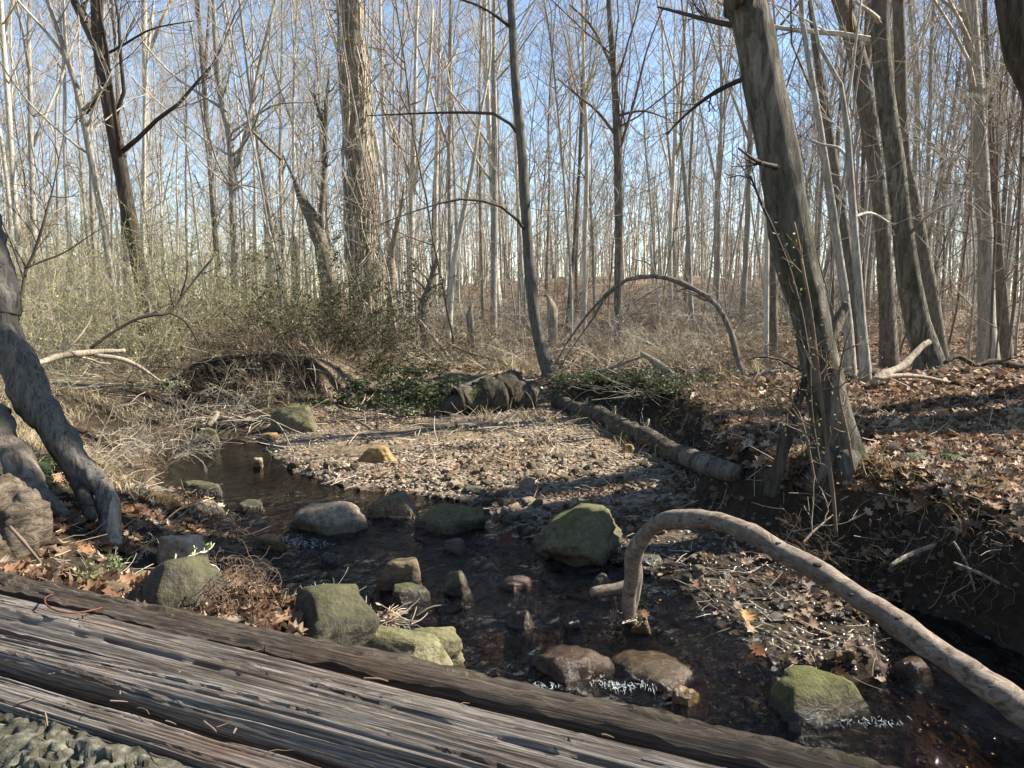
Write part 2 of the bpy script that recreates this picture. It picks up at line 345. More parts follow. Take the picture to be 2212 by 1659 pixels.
def terrain(x, y, full=False):
    x = np.asarray(x, float); y = np.asarray(y, float)
    d = seg_sd(WATER, x, y) + n2(x, y, 2.2, 3, 1)*.07
    db = seg_sd(BAR, x, y) + n2(x, y, 1.4, 3, 2)*.15
    wb = 1-sstep(-.05, .55 - .36*sstep(.2, 1., x)*sstep(4.2, 5., y), db)                                   # on the gravel bar
    right = sstep(.4, 1.4, x)*(1-sstep(7.5, 10, y)) ; left = 1-sstep(-2.0, -.9, x - (y-5)*.0)
    hb = .46*right + .55*left*(1-sstep(6.5, 8.5, y)) + .44*(1-np.clip(right+left*(1-sstep(6.5, 8.5, y)), 0, 1))
    wid = .09*right + 1.5*left + .55*(1-np.clip(right+left, 0, 1))
    bank = hb*sstep(-.02, 1, d/np.maximum(wid, .1)) + .035*np.clip(d-.3, 0, 12)*right
    bank = bank + .10*np.clip(d-.6, 0, 2.)*left*(1-sstep(6, 9, y))
    bar = (.02 + .05*np.clip(d, 0, 3) + .03*sstep(0, .3, d))*(.3+.7*sstep(3.9, 4.9, y))
    up = sstep(-.02, .05, d)
    z = (bank*(1-wb) + bar*wb)*sstep(-.03, .12, d)
    bed = -.07 - .14*sstep(0, .5, -d) + .03*n2(x, y, 5, 3, 5)
    z = np.where(d < 0, bed*sstep(-.03, .05, -d+.0) , z)
    cut = .3*sstep(9.15, 9.32, y + .22*n2(x, x*0, 1.3, 3, 41))*sstep(-4.5, -3.9, x)*(1-sstep(-2.7, -2.0, x)); z = z + cut*(d > 0)*(1-.75*sstep(10, 14, y)) - .16*sstep(7.5, 8.2, y)*(1-sstep(9.1, 9.4, y))*sstep(-4.5, -3.9, x)*(1-sstep(-2.7, -2.0, x))*(z > .2)
    far = sstep(9.5, 16, y)
    z = z + far*.08 + 3.3*sstep(12, 80, y)*np.exp(-((x-(4+.12*y))/(7+.30*y))**2) + 1.*sstep(25, 120, y)
    amp = .012 + .05*sstep(.1, 1.2, d)*(1-wb) + .1*sstep(10, 30, y)
    z = z + amp*n2(x, y, 1.1, 4, 8) + .012*n2(x, y, 7, 3, 3)*sstep(-.1, .2, d)
    if full:
        leaf = np.clip(sstep(.1, .8, x)*(1-wb) + sstep(11, 16, y)*sstep(-3., 3., x-.0*y) + sstep(14, 30, y)*.6, 0, 1)
        leaf = np.clip(leaf + .35*n2(x, y, .8, 3, 9) + sstep(.5, 1.2, x)*(1-sstep(9, 12, y)), 0, 1)
        slope = sstep(.02, .12, d)*(1-sstep(.9, 1.5, d/np.maximum(wid, .1)))*(1-wb)*(1-sstep(11, 13, y)); slope = np.maximum(slope, sstep(.9, 1.3, x)*(1-sstep(.3, .42, d))*(d > 0)); slope = np.maximum(slope, sstep(.2, .8, x)*(1-sstep(.25, .5, db))*sstep(-.12, .02, db)*(1-sstep(8.5, 9.5, y)))  # dark soil band widened along the right bank to paint its under-bank shade
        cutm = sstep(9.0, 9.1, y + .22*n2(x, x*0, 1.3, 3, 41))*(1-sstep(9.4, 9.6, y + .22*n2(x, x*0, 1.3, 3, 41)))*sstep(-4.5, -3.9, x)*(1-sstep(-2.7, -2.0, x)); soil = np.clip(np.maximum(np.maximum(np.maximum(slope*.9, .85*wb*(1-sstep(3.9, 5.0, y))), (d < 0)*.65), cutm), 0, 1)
        grav = np.clip(np.maximum(wb*sstep(-.25, .2, n2(x, y, 1.2, 3, 11)+.35), (d < .02)*.5), 0, 1)
        return z, d, wb, leaf, soil, grav
    return z
def warp(lo, hi, a, b, fine, coarse_n):
    mid = np.arange(a, b+1e-6, fine)
    def tail(n, L): u = np.linspace(0, 1, n+1)[1:]; k = fine*n; return k*u + (L-k)*u**3.2
    return np.r_[(a - tail(coarse_n, a-lo))[::-1], mid, b + tail(coarse_n, hi-b)]
gx = warp(-260, 260, -4.2, 3.8, .036, 70); gy = warp(-60, 420, 1.2, 10.2, .036, 80)
X, Yg = np.meshgrid(gx, gy); z, dW, wbar, leafm, soilm, gravm = terrain(X, Yg, True)
nx, ny = len(gx), len(gy); GZ = z; idx = np.arange(nx*ny).reshape(ny, nx)
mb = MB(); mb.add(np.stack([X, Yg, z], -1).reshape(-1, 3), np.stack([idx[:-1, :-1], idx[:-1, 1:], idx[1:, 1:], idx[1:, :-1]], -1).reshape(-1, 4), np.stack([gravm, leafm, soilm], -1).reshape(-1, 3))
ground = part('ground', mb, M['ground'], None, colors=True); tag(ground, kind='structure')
def hgrid(x, y):
    x = np.asarray(x, float); y = np.asarray(y, float)
    i = np.clip(np.searchsorted(gx, x)-1, 0, nx-2); j = np.clip(np.searchsorted(gy, y)-1, 0, ny-2); u = np.clip((x-gx[i])/(gx[i+1]-gx[i]), 0, 1); v = np.clip((y-gy[j])/(gy[j+1]-gy[j]), 0, 1)
    return GZ[j, i]*(1-u)*(1-v) + GZ[j, i+1]*u*(1-v) + GZ[j+1, i]*(1-u)*v + GZ[j+1, i+1]*u*v
def hz(x, y): return float(hgrid(x, y))
def G(x, y, zoff=0.):
    """point of the ground seen at picture position x, y"""
    d = ray(x, y); Y = .8*(90/.8)**np.linspace(0, 1, 90)
    for it in range(2):
        pts = np.array([0, 0, CAMH]) + d*(Y/d[1])[:, None]
        g = hgrid(pts[:, 0], pts[:, 1]); i = max(1, int(np.argmax(pts[:, 2] <= np.maximum(g, 0)+zoff))); Y = np.linspace(Y[i-1], Y[i], 24)
    return pts[i].copy()
# water sheet
xs = np.arange(-4.2, 4.8, .03); ys = np.arange(-1.2, 7.9, .03); Xw, Yw = np.meshgrid(xs, ys)
dw = seg_sd(WATER, Xw, Yw); fl = np.clip(.05 + .95*(1-sstep(4.7, 5.6, Yw)), 0, 1)*(.35+.65*sstep(-.9, 0, dw + .25))
zw = .015*fl*n2(Xw, Yw*.7, 9, 3, 4)
keep = dw < .2; id2 = -np.ones(keep.shape, int); id2[keep] = np.arange(keep.sum())
q = np.stack([id2[:-1, :-1], id2[:-1, 1:], id2[1:, 1:], id2[1:, :-1]], -1).reshape(-1, 4); q = q[(q >= 0).all(1)]
mb = MB(); mb.add(np.stack([Xw, Yw, zw], -1)[keep], q, np.repeat(fl[keep][:, None], 3, 1))
water = part('stream_water', mb, M['water'], None, colors=True); tag(water, kind='structure')

# ------------------------------------------------------------ trees
def skeleton(trunkP, trunkR, n1=22, f0=.3, f1=.97, per2=9, per3=6, extra=None, l1=.32, a1=(.6, 1.15), up1=.09, thick=1., leaves=None, sides=10, rough=.12, twig=.006):
    """trunk and crown builders from a trunk line (n,3) and radii (n,)"""
    tb, cb = MB(), MB()
    tubes(tb, trunkP[None], trunkR[None], sides, rough)
    C1, R1 = children(trunkP[None], trunkR[None], n1, f0, f1, a1[0], a1[1], lambda L, t: L*l1*(1.15-.75*t)*rng.uniform(.55, 1.1, len(t)), 9, .13, up1, .40*thick, .010, .15)
    if extra is not None and len(extra):
        C1 = np.concatenate([C1, np.stack([e[0] for e in extra])]); R1 = np.concatenate([R1, np.stack([e[1] for e in extra])])
    tubes(cb, C1, R1, 5)
    C2, R2 = children(C1, R1, per2, .15, .98, .45, 1.0, lambda L, t: L*.5*(1.15-.7*t)*rng.uniform(.5, 1.1, len(t)), 6, .17, .05, .42, twig*.8, .3)
    tubes(cb, C2, R2, 4)
    if per3:
        C3, R3 = children(C2, R2, per3, .15, 1, .4, 1.0, lambda L, t: L*.55*(1.1-.5*t)*rng.uniform(.5, 1.1, len(t)), 4, .2, .04, .6, twig*.42, .5)
        tubes(cb, C3, R3, 3)
    return tb, cb
def variant(H, r, lean, n1, f0, fork=False, per2=8, per3=4, twig=.006, l1=.3, wob=.03, a1=(.5, 1.0)):
    n = 18; t = np.linspace(0, 1, n)
    P0 = grow(np.zeros((1, 3)), np.array([[math.sin(lean), .0, 1.]]), np.array([H]), n, wob, .05)[0]; P0 -= P0[0]; P0[0, 2] = -.25
    R0 = .52*r*(1-.85*t**1.1); R0[0] *= 1.5
    extra = []
    if fork:
        for s in range(fork):
            i = int(rng.integers(5, 9)); a = rng.uniform(0, 6.28); D = np.array([[math.cos(a)*.45, math.sin(a)*.45, 1]])
            C = grow(P0[i][None], D, np.array([H*.55]), 9, .07, .1)[0]; extra.append((C, R0[i]*.7*np.linspace(1, .12, 9)))
    return skeleton(P0, R0, n1, f0, .98, per2, per3, extra, l1, a1, twig=twig)
protos = []
spec = [  # height, radius, lean, branches, first branch, forks
    (19, .17, .03, 26, .34, 1), (21, .20, -.04, 26, .38, 2), (17, .13, -.08, 24, .30, 0), (18, .15, .08, 24, .28, 2), (22, .22, .0, 28, .36, 1),
    (16, .11, .05, 22, .25, 0), (14, .09, -.1, 22, .2, 1), (20, .16, -.02, 26, .4, 0)]
for H, r, ln, n1, f0, fk in spec:
    tb, cb = variant(H, r, ln, n1, f0, fk); protos.append((tb.mesh('trunk'), cb.mesh('crown')))
sap = []
for H, r, ln in ((8, .035, .05), (9.5, .045, -.06), (6.5, .03, .1), (11, .055, -.02), (7.5, .04, -.14)):
    tb, cb = variant(H, r, ln, 20, .12, 0, 7, 4, .006, .28, .05, (.8, 1.35)); sap.append((tb.mesh('trunk'), cb.mesh('crown')))
barkmix = ['grey', 'pale', 'grey', 'pale', 'furrow', 'grey', 'brown']; twigmix = {'grey': 'twig_grey', 'pale': 'twig_pale', 'brown': 'twig_brown', 'furrow': 'twig_grey', 'dark': 'twig_dark'}
mcache = {}
def mlink(name, me, mk, parent=None, loc=None):
    if not me.materials: me.materials.append(M[mk])
    o = link(name, me, parent, loc); o.material_slots[0].link = 'OBJECT'; o.material_slots[0].material = M[mk]; return o
def put_tree(name, label, group, pm, mk, x, y, s, rot, tilt=(0, 0)):
    o = thing(name, label, 'tree', (x, y, hz(x, y)-.05), group); o.scale = (s, s, s); o.rotation_euler = (tilt[0], tilt[1], rot)
    mlink('trunk', pm[0], mk, o); mlink('crown', pm[1], twigmix.get(mk, 'twig_grey'), o); return o

# traced trees of the near and middle wood (picture x, y, trunk width; Y = metres in front of the camera)
def line(pts, Y, dY=0.):
    q = []
    for k, p in enumerate(pts):
        yy = Y + dY*k/max(1, len(pts)-1)
        q.append(np.r_[W(p[0], p[1], yy), (p[2]*.5/FPX*yy if len(p) > 2 else .01)])
    return np.array(q)
def traced(name, label, pts, Y, mk, twigm=None, top=8., branches=(), n1=14, f0=.25, per2=8, per3=5, sides=14, rough=.1, l1=.3, flare=1.35, twig=.005, cat='tree', lean=None, group=None, nseg=40, addbark=None, dY=0., a1=(.6, 1.2)):
    q = line(pts, Y, dY)
    b = q[0].copy(); g = hz(b[0], b[1])
    if b[2] > g + .05:
        d = q[0]-q[1]; d = d/abs(d[2]); n = b + d*(b[2]-g)*.6; n[2] = g; n[1] = b[1]; n[3] = b[3]*flare; q = np.vstack([n, q])
    else: q[0][3] *= 1.0
    foot = q[0].copy(); foot[2] = min(foot[2], hz(foot[0], foot[1])) - .25; foot[3] *= 1.15; q = np.vstack([foot, q])
    if top:
        d = unit(q[-1, :3]-q[-3, :3]); d = unit(d*.7 + np.array([0, 0, .5])); e = q[-1]
        for k in range(1, 5): q = np.vstack([q, np.r_[e[:3] + d*top*k/4 + rng.normal(size=3)*.12*k, e[3]*(1-.2*k)]])
    s = resample(q, nseg); s[:, 3] = np.maximum(s[:, 3], .004); t_ = np.linspace(0, 14, nseg); k_ = np.full(nseg, float(len(label)*1.3)); s[:, 0] += .22*s[:, 3]*fbm(np.stack([t_, k_, k_], -1), 3); s[:, 3] *= 1 + .07*fbm(np.stack([t_*1.5, k_+3, k_], -1), 3)
    extra = []
    for br in branches:
        bq = line(br[0], br[1] if br[1] else Y, br[2] if len(br) > 2 else rng.uniform(-.8, .8)); rs = resample(bq, 9); rs[:, 3] = np.maximum(rs[:, 3], .004); extra.append((rs[:, :3], rs[:, 3]))
    base = np.array([s[0, 0], s[0, 1], hz(s[0, 0], s[0, 1])])
    tb, cb = skeleton(s[:, :3], s[:, 3], n1, f0, .97, per2, per3, extra, l1, a1, sides=sides, rough=rough, twig=twig)
    o = thing(name, label, cat, base, group)
    o['_t'] = part('trunk', tb, M[mk], o, base).name; part('crown', cb, M[twigm or twigmix.get(mk, 'twig_grey')], o, base)
    return o, s, base
# big leaning beech on the right bank
beech, beech_s, beech_b = traced('beech_tree', 'large leaning grey beech with smooth mossy bark on the right stream bank', [(1820, 1020, 126), (1812, 985, 114), (1796, 920, 98), (1778, 840, 84), (1756, 720, 78), (1732, 600, 84), (1712, 500, 86), (1688, 356, 84), (1657, 200, 82), (1620, 20, 82), (1605, -60, 80)],
    4.25, 'beech', 'twig_dark', 9, [([(1640, 62, 16), (1560, 50, 12), (1480, 30, 8), (1420, 15, 4)], 4.25, .4), ([(1660, 150, 14), (1560, 190, 10), (1490, 240, 6), (1440, 290, 3)], 4.25, .8), ([(1600, 50, 44), (1590, 0, 40), (1580, -80, 36)], 4.25, .1),
    ([(1700, 365, 16), (1640, 350, 9), (1595, 320, 4)], 4.2, -.3)], 16, .36, 8, 5, sides=40, rough=.075, nseg=110, twig=.003, a1=(.8, 1.4))
mbm = MB()                                                   # root flare and broken stub of the beech
for a, L in ((205, .22), (255, .2), (120, .3)):
    mbm = MB(); a = R(a); c = np.array([beech_b[0], beech_b[1]]); pts = []
    for k in range(7):
        u = k/6; px, py = c[0] + math.cos(a)*(.12+L*u), c[1] + math.sin(a)*(.12+L*u); pts.append([px, py, max(hz(px, py), -.05) + .10*(1-u)**2 - .02 - .09*u])
    tubes(mbm, np.array(pts)[None], np.linspace(.075, .012, 7)[None], 14, .35); part('root', mbm, M['beech'], bpy.data.objects[beech['_t']], beech_b)
mbm = MB(); s = resample(line([(1768, 760, 44), (1792, 722, 36), (1812, 688, 30), (1828, 655, 22)], 4.25, .05), 20); tubes(mbm, s[None, :, :3], s[None, :, 3], 18, .4); part('broken_stub', mbm, M['brown'], bpy.data.objects[beech['_t']], beech_b)
# leaning grey tree in the middle
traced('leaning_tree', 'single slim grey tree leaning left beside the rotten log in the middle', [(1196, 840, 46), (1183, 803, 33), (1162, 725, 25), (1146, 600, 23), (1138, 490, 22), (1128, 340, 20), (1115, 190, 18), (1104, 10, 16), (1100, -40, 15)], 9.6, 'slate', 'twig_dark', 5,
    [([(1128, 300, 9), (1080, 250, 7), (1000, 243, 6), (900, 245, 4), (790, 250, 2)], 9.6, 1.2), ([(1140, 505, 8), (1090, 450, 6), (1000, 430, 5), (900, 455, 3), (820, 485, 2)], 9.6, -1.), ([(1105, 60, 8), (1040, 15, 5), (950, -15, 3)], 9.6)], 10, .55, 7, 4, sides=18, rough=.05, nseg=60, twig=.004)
# vine covered trunk
vt, vs, vb = traced('vine_covered_tree', 'thick furrowed tree trunk wrapped in pale dry vines left of the middle', [(800, 720, 70), (794, 600, 64), (786, 480, 60), (777, 330, 55), (770, 200, 50), (764, 80, 48), (758, -30, 46)], 16.5, 'furrow', 'twig_grey', 8,
    [([(770, 90, 22), (745, 30, 14), (735, -40, 10)], 16.5)], 14, .55, 7, 5, sides=24, rough=.22, nseg=60, twig=.008)
mbm = MB(); K = 40; n = 16
hh = np.linspace(0, 1, n)[None]*rng.uniform(.35, 1, (K, 1)); ti = hh*44
ii = np.clip(ti.astype(int), 0, len(vs)-2); ax = vs[ii, :3]; rr = vs[ii, 3]
ph = rng.uniform(0, 6.28, (K, 1)) + np.cumsum(rng.normal(0, .25, (K, n)), 1); off = rr*1.06 + .03 + .09*np.abs(np.cumsum(rng.normal(0, .4, (K, n)), 1))*rng.uniform(0, .7, (K, 1))
Pv = ax + np.stack([np.cos(ph)*off, np.sin(ph)*off, np.zeros_like(off)], -1); Rv = np.full((K, n), 1.)*rng.uniform(.006, .016, (K, 1)); tubes(mbm, Pv, Rv, 4)
C, Rr = children(Pv, Rv, 16, .05, 1, .6, 1.4, lambda L, t: rng.uniform(.15, .55, len(t)), 5, .45, -.12, .6, .006); tubes(mbm, C, Rr, 3)
tag(part('vines', mbm, M['twig_pale'], bpy.data.objects[vt['_t']], vb), kind='stuff')
TR = [
 ('leaning_tree', 'dark thick trunk leaning left behind the thicket at the upper left', [(303, 600, 48), (282, 480, 50), (262, 370, 48), (245, 270, 45), (225, 160, 42), (212, 60, 38), (205, -30, 36)], 14, 'dark', [([(222, 125, 30), (190, 60, 26), (155, -10, 22)], 14), ([(225, 120, 8), (270, 95, 7), (330, 62, 5), (420, 45, 3)], 14), ([(228, 178, 9), (195, 235, 8), (172, 262, 5)], 14)]),
 ('forked_tree', 'pale fork-topped tree with two spreading limbs left of the vine trunk', [(509, 690, 27), (506, 560, 26), (503, 420, 25), (497, 300, 24), (480, 225, 20), (468, 130, 17), (462, 30, 13)], 17, 'grey', [([(508, 360, 17), (530, 300, 15), (545, 220, 13), (565, 120, 10), (595, 0, 8)], 17), ([(495, 290, 9), (540, 260, 7), (600, 225, 5), (690, 222, 3)], 17), ([(482, 235, 10), (420, 195, 8), (360, 150, 6), (300, 80, 4)], 17), ([(505, 410, 7), (525, 400, 5), (560, 408, 3)], 17)]),
 ('crooked_tree', 'crooked pale tree bending left above the thicket at far left', [(235, 560, 22), (215, 440, 22), (196, 340, 22), (178, 240, 22), (160, 170, 18), (145, 130, 15)], 13, 'grey', [([(145, 130, 12), (100, 70, 9), (55, 20, 7), (20, -20, 5)], 13), ([(145, 130, 10), (140, 60, 8), (137, -20, 6)], 13), ([(182, 235, 10), (220, 190, 7)], 13)]),
 ('twin_tree', 'pale double-stemmed tree rising just right of the vine covered trunk', [(888, 760, 25), (889, 600, 23), (890, 450, 22), (893, 330, 19), (897, 200, 13), (900, 60, 10)], 17.5, 'pale', [([(892, 420, 13), (910, 300, 11), (925, 180, 9), (935, 20, 7)], 17.5), ([(890, 400, 8), (860, 300, 6), (820, 200, 4)], 17.5)]),
 ('forest_tree', 'straight pale trunk with dark lower half directly left of the central leaning tree', [(1066, 720, 24), (1067, 560, 24), (1069, 420, 23), (1068, 280, 20), (1066, 140, 17), (1068, 20, 14), (1069, -40, 13)], 18, 'grey', [([(1068, 330, 9), (1020, 260, 7), (960, 180, 4)], 18), ([(1068, 400, 9), (1020, 330, 7), (985, 240, 5), (960, 120, 4)], 18)]),
 ('forest_tree', 'slender pale tree with an S-bend left of the central leaning tree', [(968, 740, 24), (975, 620, 24), (990, 520, 20), (1008, 430, 17), (1025, 340, 14), (1040, 240, 10), (1060, 120, 8)], 16, 'pale', []),
 ('forest_tree', 'dark straight trunk with wide level branches right of the central leaning tree', [(1335, 760, 27), (1336, 600, 27), (1336, 450, 28), (1334, 320, 27), (1328, 180, 22), (1318, 60, 18), (1312, -40, 15)], 14.5, 'brown', [([(1336, 300, 10), (1290, 240, 8), (1240, 200, 6), (1205, 170, 3)], 14.5), ([(1325, 150, 10), (1280, 60, 8), (1230, 10, 5)], 14.5), ([(1336, 330, 10), (1370, 220, 8), (1400, 100, 5), (1440, 0, 4)], 14.5), ([(1335, 250, 9), (1390, 240, 6), (1450, 260, 3)], 14.5)]),
 ('forest_tree', 'tall pale straight trunk beyond the arched sapling', [(1262, 770, 22), (1262, 640, 20), (1264, 480, 18), (1268, 320, 16), (1262, 160, 12), (1258, 0, 10)], 19, 'pale', []),
 ('forest_tree', 'bright slim trunk seen just left of the big beech', [(1655, 775, 18), (1656, 640, 16), (1657, 480, 15), (1650, 300, 13), (1640, 120, 10), (1630, -20, 8)], 12, 'pale', []),
 ('forest_tree', 'grey-brown straight trunk standing close behind the bright slim one', [(1672, 770, 28), (1670, 600, 26), (1668, 420, 25), (1660, 200, 22), (1655, 0, 20)], 13.5, 'brown', []),
 ('forest_tree', 'curved grey tree on the leafy slope right of the arched sapling', [(1498, 755, 18), (1492, 640, 17), (1488, 520, 15), (1478, 380, 13), (1470, 250, 10), (1480, 100, 8)], 16, 'grey', []),
 ('forest_tree', 'broad grey trunk leaning left with flared foot on the right bank', [(2010, 782, 95), (1992, 740, 76), (1968, 620, 68), (1950, 500, 60), (1935, 380, 55), (1918, 250, 52), (1906, 130, 50), (1905, 0, 48), (1905, -50, 46)], 8.6, 'beech', [([(1905, 55, 22), (1885, 30, 12), (1850, 5, 7)], 8.6), ([(1990, 480, 10), (2020, 455, 7), (2060, 440, 4)], 8.6)]),
 ('forest_tree', 'darker trunk leaning left tucked behind the broad flared trunk', [(2025, 740, 58), (2010, 640, 52), (1990, 540, 50), (1968, 420, 46), (1950, 300, 40)], 9.8, 'brown', []),
 ('forest_tree', 'shadowed thick trunk splitting near the top between the beech and the flared trunk', [(1918, 720, 56), (1912, 580, 50), (1902, 440, 46), (1885, 320, 46), (1868, 200, 58), (1850, 110, 58), (1815, 10, 54), (1800, -40, 50)], 11, 'brown', [([(1865, 160, 30), (1880, 80, 26), (1886, -10, 24)], 11)]),
 ('forest_tree', 'slim dark-grey crooked tree standing on the bank right of the beech', [(1872, 828, 46), (1866, 760, 30), (1856, 640, 27), (1845, 500, 24), (1838, 380, 22), (1828, 250, 17), (1812, 170, 14), (1780, 130, 12), (1760, 60, 10), (1750, -10, 8)], 7.4, 'grey', [([(1835, 345, 13), (1812, 320, 10), (1775, 312, 6), (1750, 300, 4)], 7.4), ([(1843, 470, 12), (1880, 460, 8), (1920, 480, 5)], 7.4), ([(1826, 250, 10), (1840, 170, 8), (1850, 80, 7), (1862, -10, 5)], 7.4)]),
 ('forest_tree', 'slender pale-grey stem rising close behind the beech', [(1828, 660, 27), (1812, 560, 26), (1795, 440, 24), (1775, 300, 20), (1755, 180, 18), (1738, 70, 16), (1730, -20, 15)], 8.2, 'grey', []),
 ('forest_tree', 'brown trunk standing between the beech and the slim crooked tree', [(1850, 700, 34), (1830, 540, 30), (1805, 380, 28), (1782, 220, 26), (1760, 80, 22), (1750, -20, 20)], 10.5, 'brown', []),
 ('forest_tree', 'upright grey trunk near the right edge among thin saplings', [(2135, 720, 58), (2130, 580, 50), (2124, 430, 44), (2116, 300, 42), (2106, 150, 44), (2096, 20, 46), (2092, -40, 44)], 11.5, 'grey', [([(2105, 120, 16), (2080, 60, 12), (2050, 0, 8)], 11.5)]),
 ('forest_tree', 'narrow trunk just right of the upright grey one near the right edge', [(2172, 720, 38), (2160, 560, 30), (2150, 420, 24), (2140, 250, 18)], 12.5, 'brown', []),
 ('forest_tree', 'dark tree trunk cutting the top right corner', [(2420, 800, 120), (2350, 560, 100), (2280, 330, 92), (2225, 150, 86), (2180, -20, 80)], 5.2, 'dark', []),
]
for k, (nm, lb, pts, Y, mk, br) in enumerate(TR):
    pts = [(a, b_, c_*(.62 if Y > 9 else .68)) for a, b_, c_ in pts]
    traced(nm, lb, pts, Y, mk, None, max(3., 16-Y*.45), [([(p_[0], p_[1], p_[2]*.75) for p_ in b[0]], b[1]) for b in br], 18, .22, 7, 4, a1=(.6, 1.15), twig=.0045 if Y < 12 else .007, sides=16, rough=.07, nseg=40)
# snags: broken dead trunks
def snag(label, pts, Y, mk, splint=5, name='dead_snag', branches=()):
    q = line([(a, b_, c_*.75) for a, b_, c_ in pts], Y); g = hz(q[0, 0], q[0, 1])
    f = q[0].copy(); f[2] = min(g, q[0, 2])-.15; q = np.vstack([f, q]); s = resample(q, 24); s[-6:, 3] *= np.linspace(1, .3, 6); s[-6:, 0] += np.linspace(0, .06, 6)*(1 if len(label) % 2 else -1); base = np.array([q[0, 0], q[0, 1], g])
    o = thing(name, label, 'dead tree', base); mb = MB(); s[-1, 3] *= .75; tubes(mb, s[None, :, :3], s[None, :, 3], 12, .3)
    tk = part('trunk', mb, M[mk], o, base)
    e = s[-1]
    for k in range(splint):
        a = rng.uniform(0, 6.28); st = e[:3] + np.array([math.cos(a), math.sin(a), 0])*e[3]*.6; C = grow((st - np.array([0, 0, .1]))[None], np.array([[.1*math.cos(a), .1*math.sin(a), 1]]), np.array([rng.uniform(.15, .5)*e[3]*8]), 4, .06, 0)
        mb = MB(); tubes(mb, C, np.array([[.4, .3, .18, .02]])*e[3], 5); part('splinter', mb, M[mk], tk, base)
    for br in branches:
        mb = MB(); b = resample(line(br, Y, rng.uniform(-.5, .5)), 9); tubes(mb, b[None, :, :3], b[None, :, 3], 6, .2)
        C, RR = children(b[None, :, :3], b[None, :, 3], 10, .2, 1, .5, 1.2, lambda L, t: rng.uniform(.2, .7, len(t)), 5, .25, 0, .5, .006); tubes(mb, C, RR, 3); part('branch', mb, M[mk], o, base)
    return o
snag('dark leaning broken snag draped in dry vines left of the vine trunk', [(722, 700, 60), (705, 580, 48), (680, 490, 40), (655, 430, 30), (625, 370, 20), (605, 335, 14)], 15.8, 'brown', 4, branches=[[(608, 345, 8), (570, 310, 6), (535, 270, 4)], [(690, 500, 14), (700, 380, 12), (705, 250, 10), (712, 150, 6)], [(705, 300, 10), (690, 240, 8), (678, 200, 4)]])
snag('broken reddish snag with splintered top behind the thicket', [(588, 720, 30), (585, 600, 26), (582, 520, 24), (575, 470, 22)], 18, 'pale', 4)
snag('short splintered snag with a spike top left of the dark leaning snag', [(640, 700, 24), (640, 590, 22), (638, 500, 20)], 19, 'brown', 3)
snag('bleached forked snag with two spikes at the foot of the twin tree', [(846, 740, 26), (845, 640, 24), (843, 560, 22), (838, 520, 18)], 15, 'dead', 5, branches=[[(843, 560, 14), (855, 500, 11), (868, 440, 7), (872, 400, 4)]])
snag('hollow bleached stump trunk behind the brush in the middle', [(1195, 770, 36), (1193, 680, 30), (1190, 640, 26)], 14, 'dead', 5)
snag('grey broken stump with torn top in the brush left of the leaning tree', [(1020, 780, 26), (1016, 700, 24), (1012, 655, 20)], 14, 'dead', 4)
snag('dark hollow snag with white streaks behind the centre brush', [(925, 780, 34), (918, 690, 30), (912, 630, 26)], 14.5, 'brown', 5, branches=[[(905, 700, 14), (925, 620, 12), (945, 560, 10)]])
# wood of repeated trees further back
placed = []; put_later = []
def free(x, y, d):
    for a, b in placed:
        if (a-x)**2+(b-y)**2 < d*d: return False
    placed.append((x, y)); return True
def scatter(n, ylo, yhi, kind, label, group, name, pw=1.0, dmin=1.0, slo=.8, shi=1.15, xr=(-.74, .74), mats=barkmix):
    c = 0; tries = 0
    while c < n and tries < n*40:
        tries += 1; y = ylo + (yhi-ylo)*random.random()**pw; u = random.uniform(*xr); x = u*y
        if y < 19 and -.62 < u < -.05 and kind is protos: continue
        if not free(x, y, dmin): continue
        pm = random.choice(kind); mk = random.choice(mats)
        if u > .25 and mk == 'pale': mk = 'grey'
        put_tree(name, label, group, pm, mk, x, y, random.uniform(slo, shi), random.uniform(0, 6.28), (R(random.uniform(-3, 3)), R(random.uniform(-4, 2)))); c += 1
scatter(12, 16, 24, protos, 'leafless forest tree among many at middle distance beyond the stream', 'middle distance bare trees', 'bare_tree', 1, 1.6, .7, 1.0)
scatter(125, 22, 52, protos, 'thin leafless tree far back in the sunlit wood, one of many', 'far bare trees', 'bare_tree', 1, 1.3)
scatter(70, 50, 85, protos, 'very distant leafless tree at the back of the wood, one of many', 'farthest bare trees', 'bare_tree', 1, 1.3)
scatter(34, 12, 26, sap, 'thin leafless sapling among the middle distance trees', 'middle distance saplings', 'bare_sapling', 1, .8, .7, 1.1, (-.72, .72), ['grey', 'pale', 'brown'])
scatter(80, 20, 48, sap, 'thin leafless sapling far back in the wood', 'far saplings', 'bare_sapling', 1, .8, .8, 1.3, (-.72, .72), ['grey', 'pale', 'brown'])
scatter(20, 14, 30, protos, 'slim leafless tree in the crowded wood behind the right bank', 'trees behind the right bank', 'bare_tree', 1, .9, .6, .9, (.36, .74), ['grey', 'brown', 'grey'])
scatter(14, 9, 15, sap, 'thin leafless sapling on the right bank behind the flared trunk', 'right bank saplings', 'bare_sapling', 1, .7, .6, .9, (.42, .72), ['grey', 'brown'])
for k in range(70):
    y = random.uniform(20, 46); x = y*random.uniform(-.12, .62); o = None
    put_later.append((x, y, random.uniform(1.2, 2.4)))
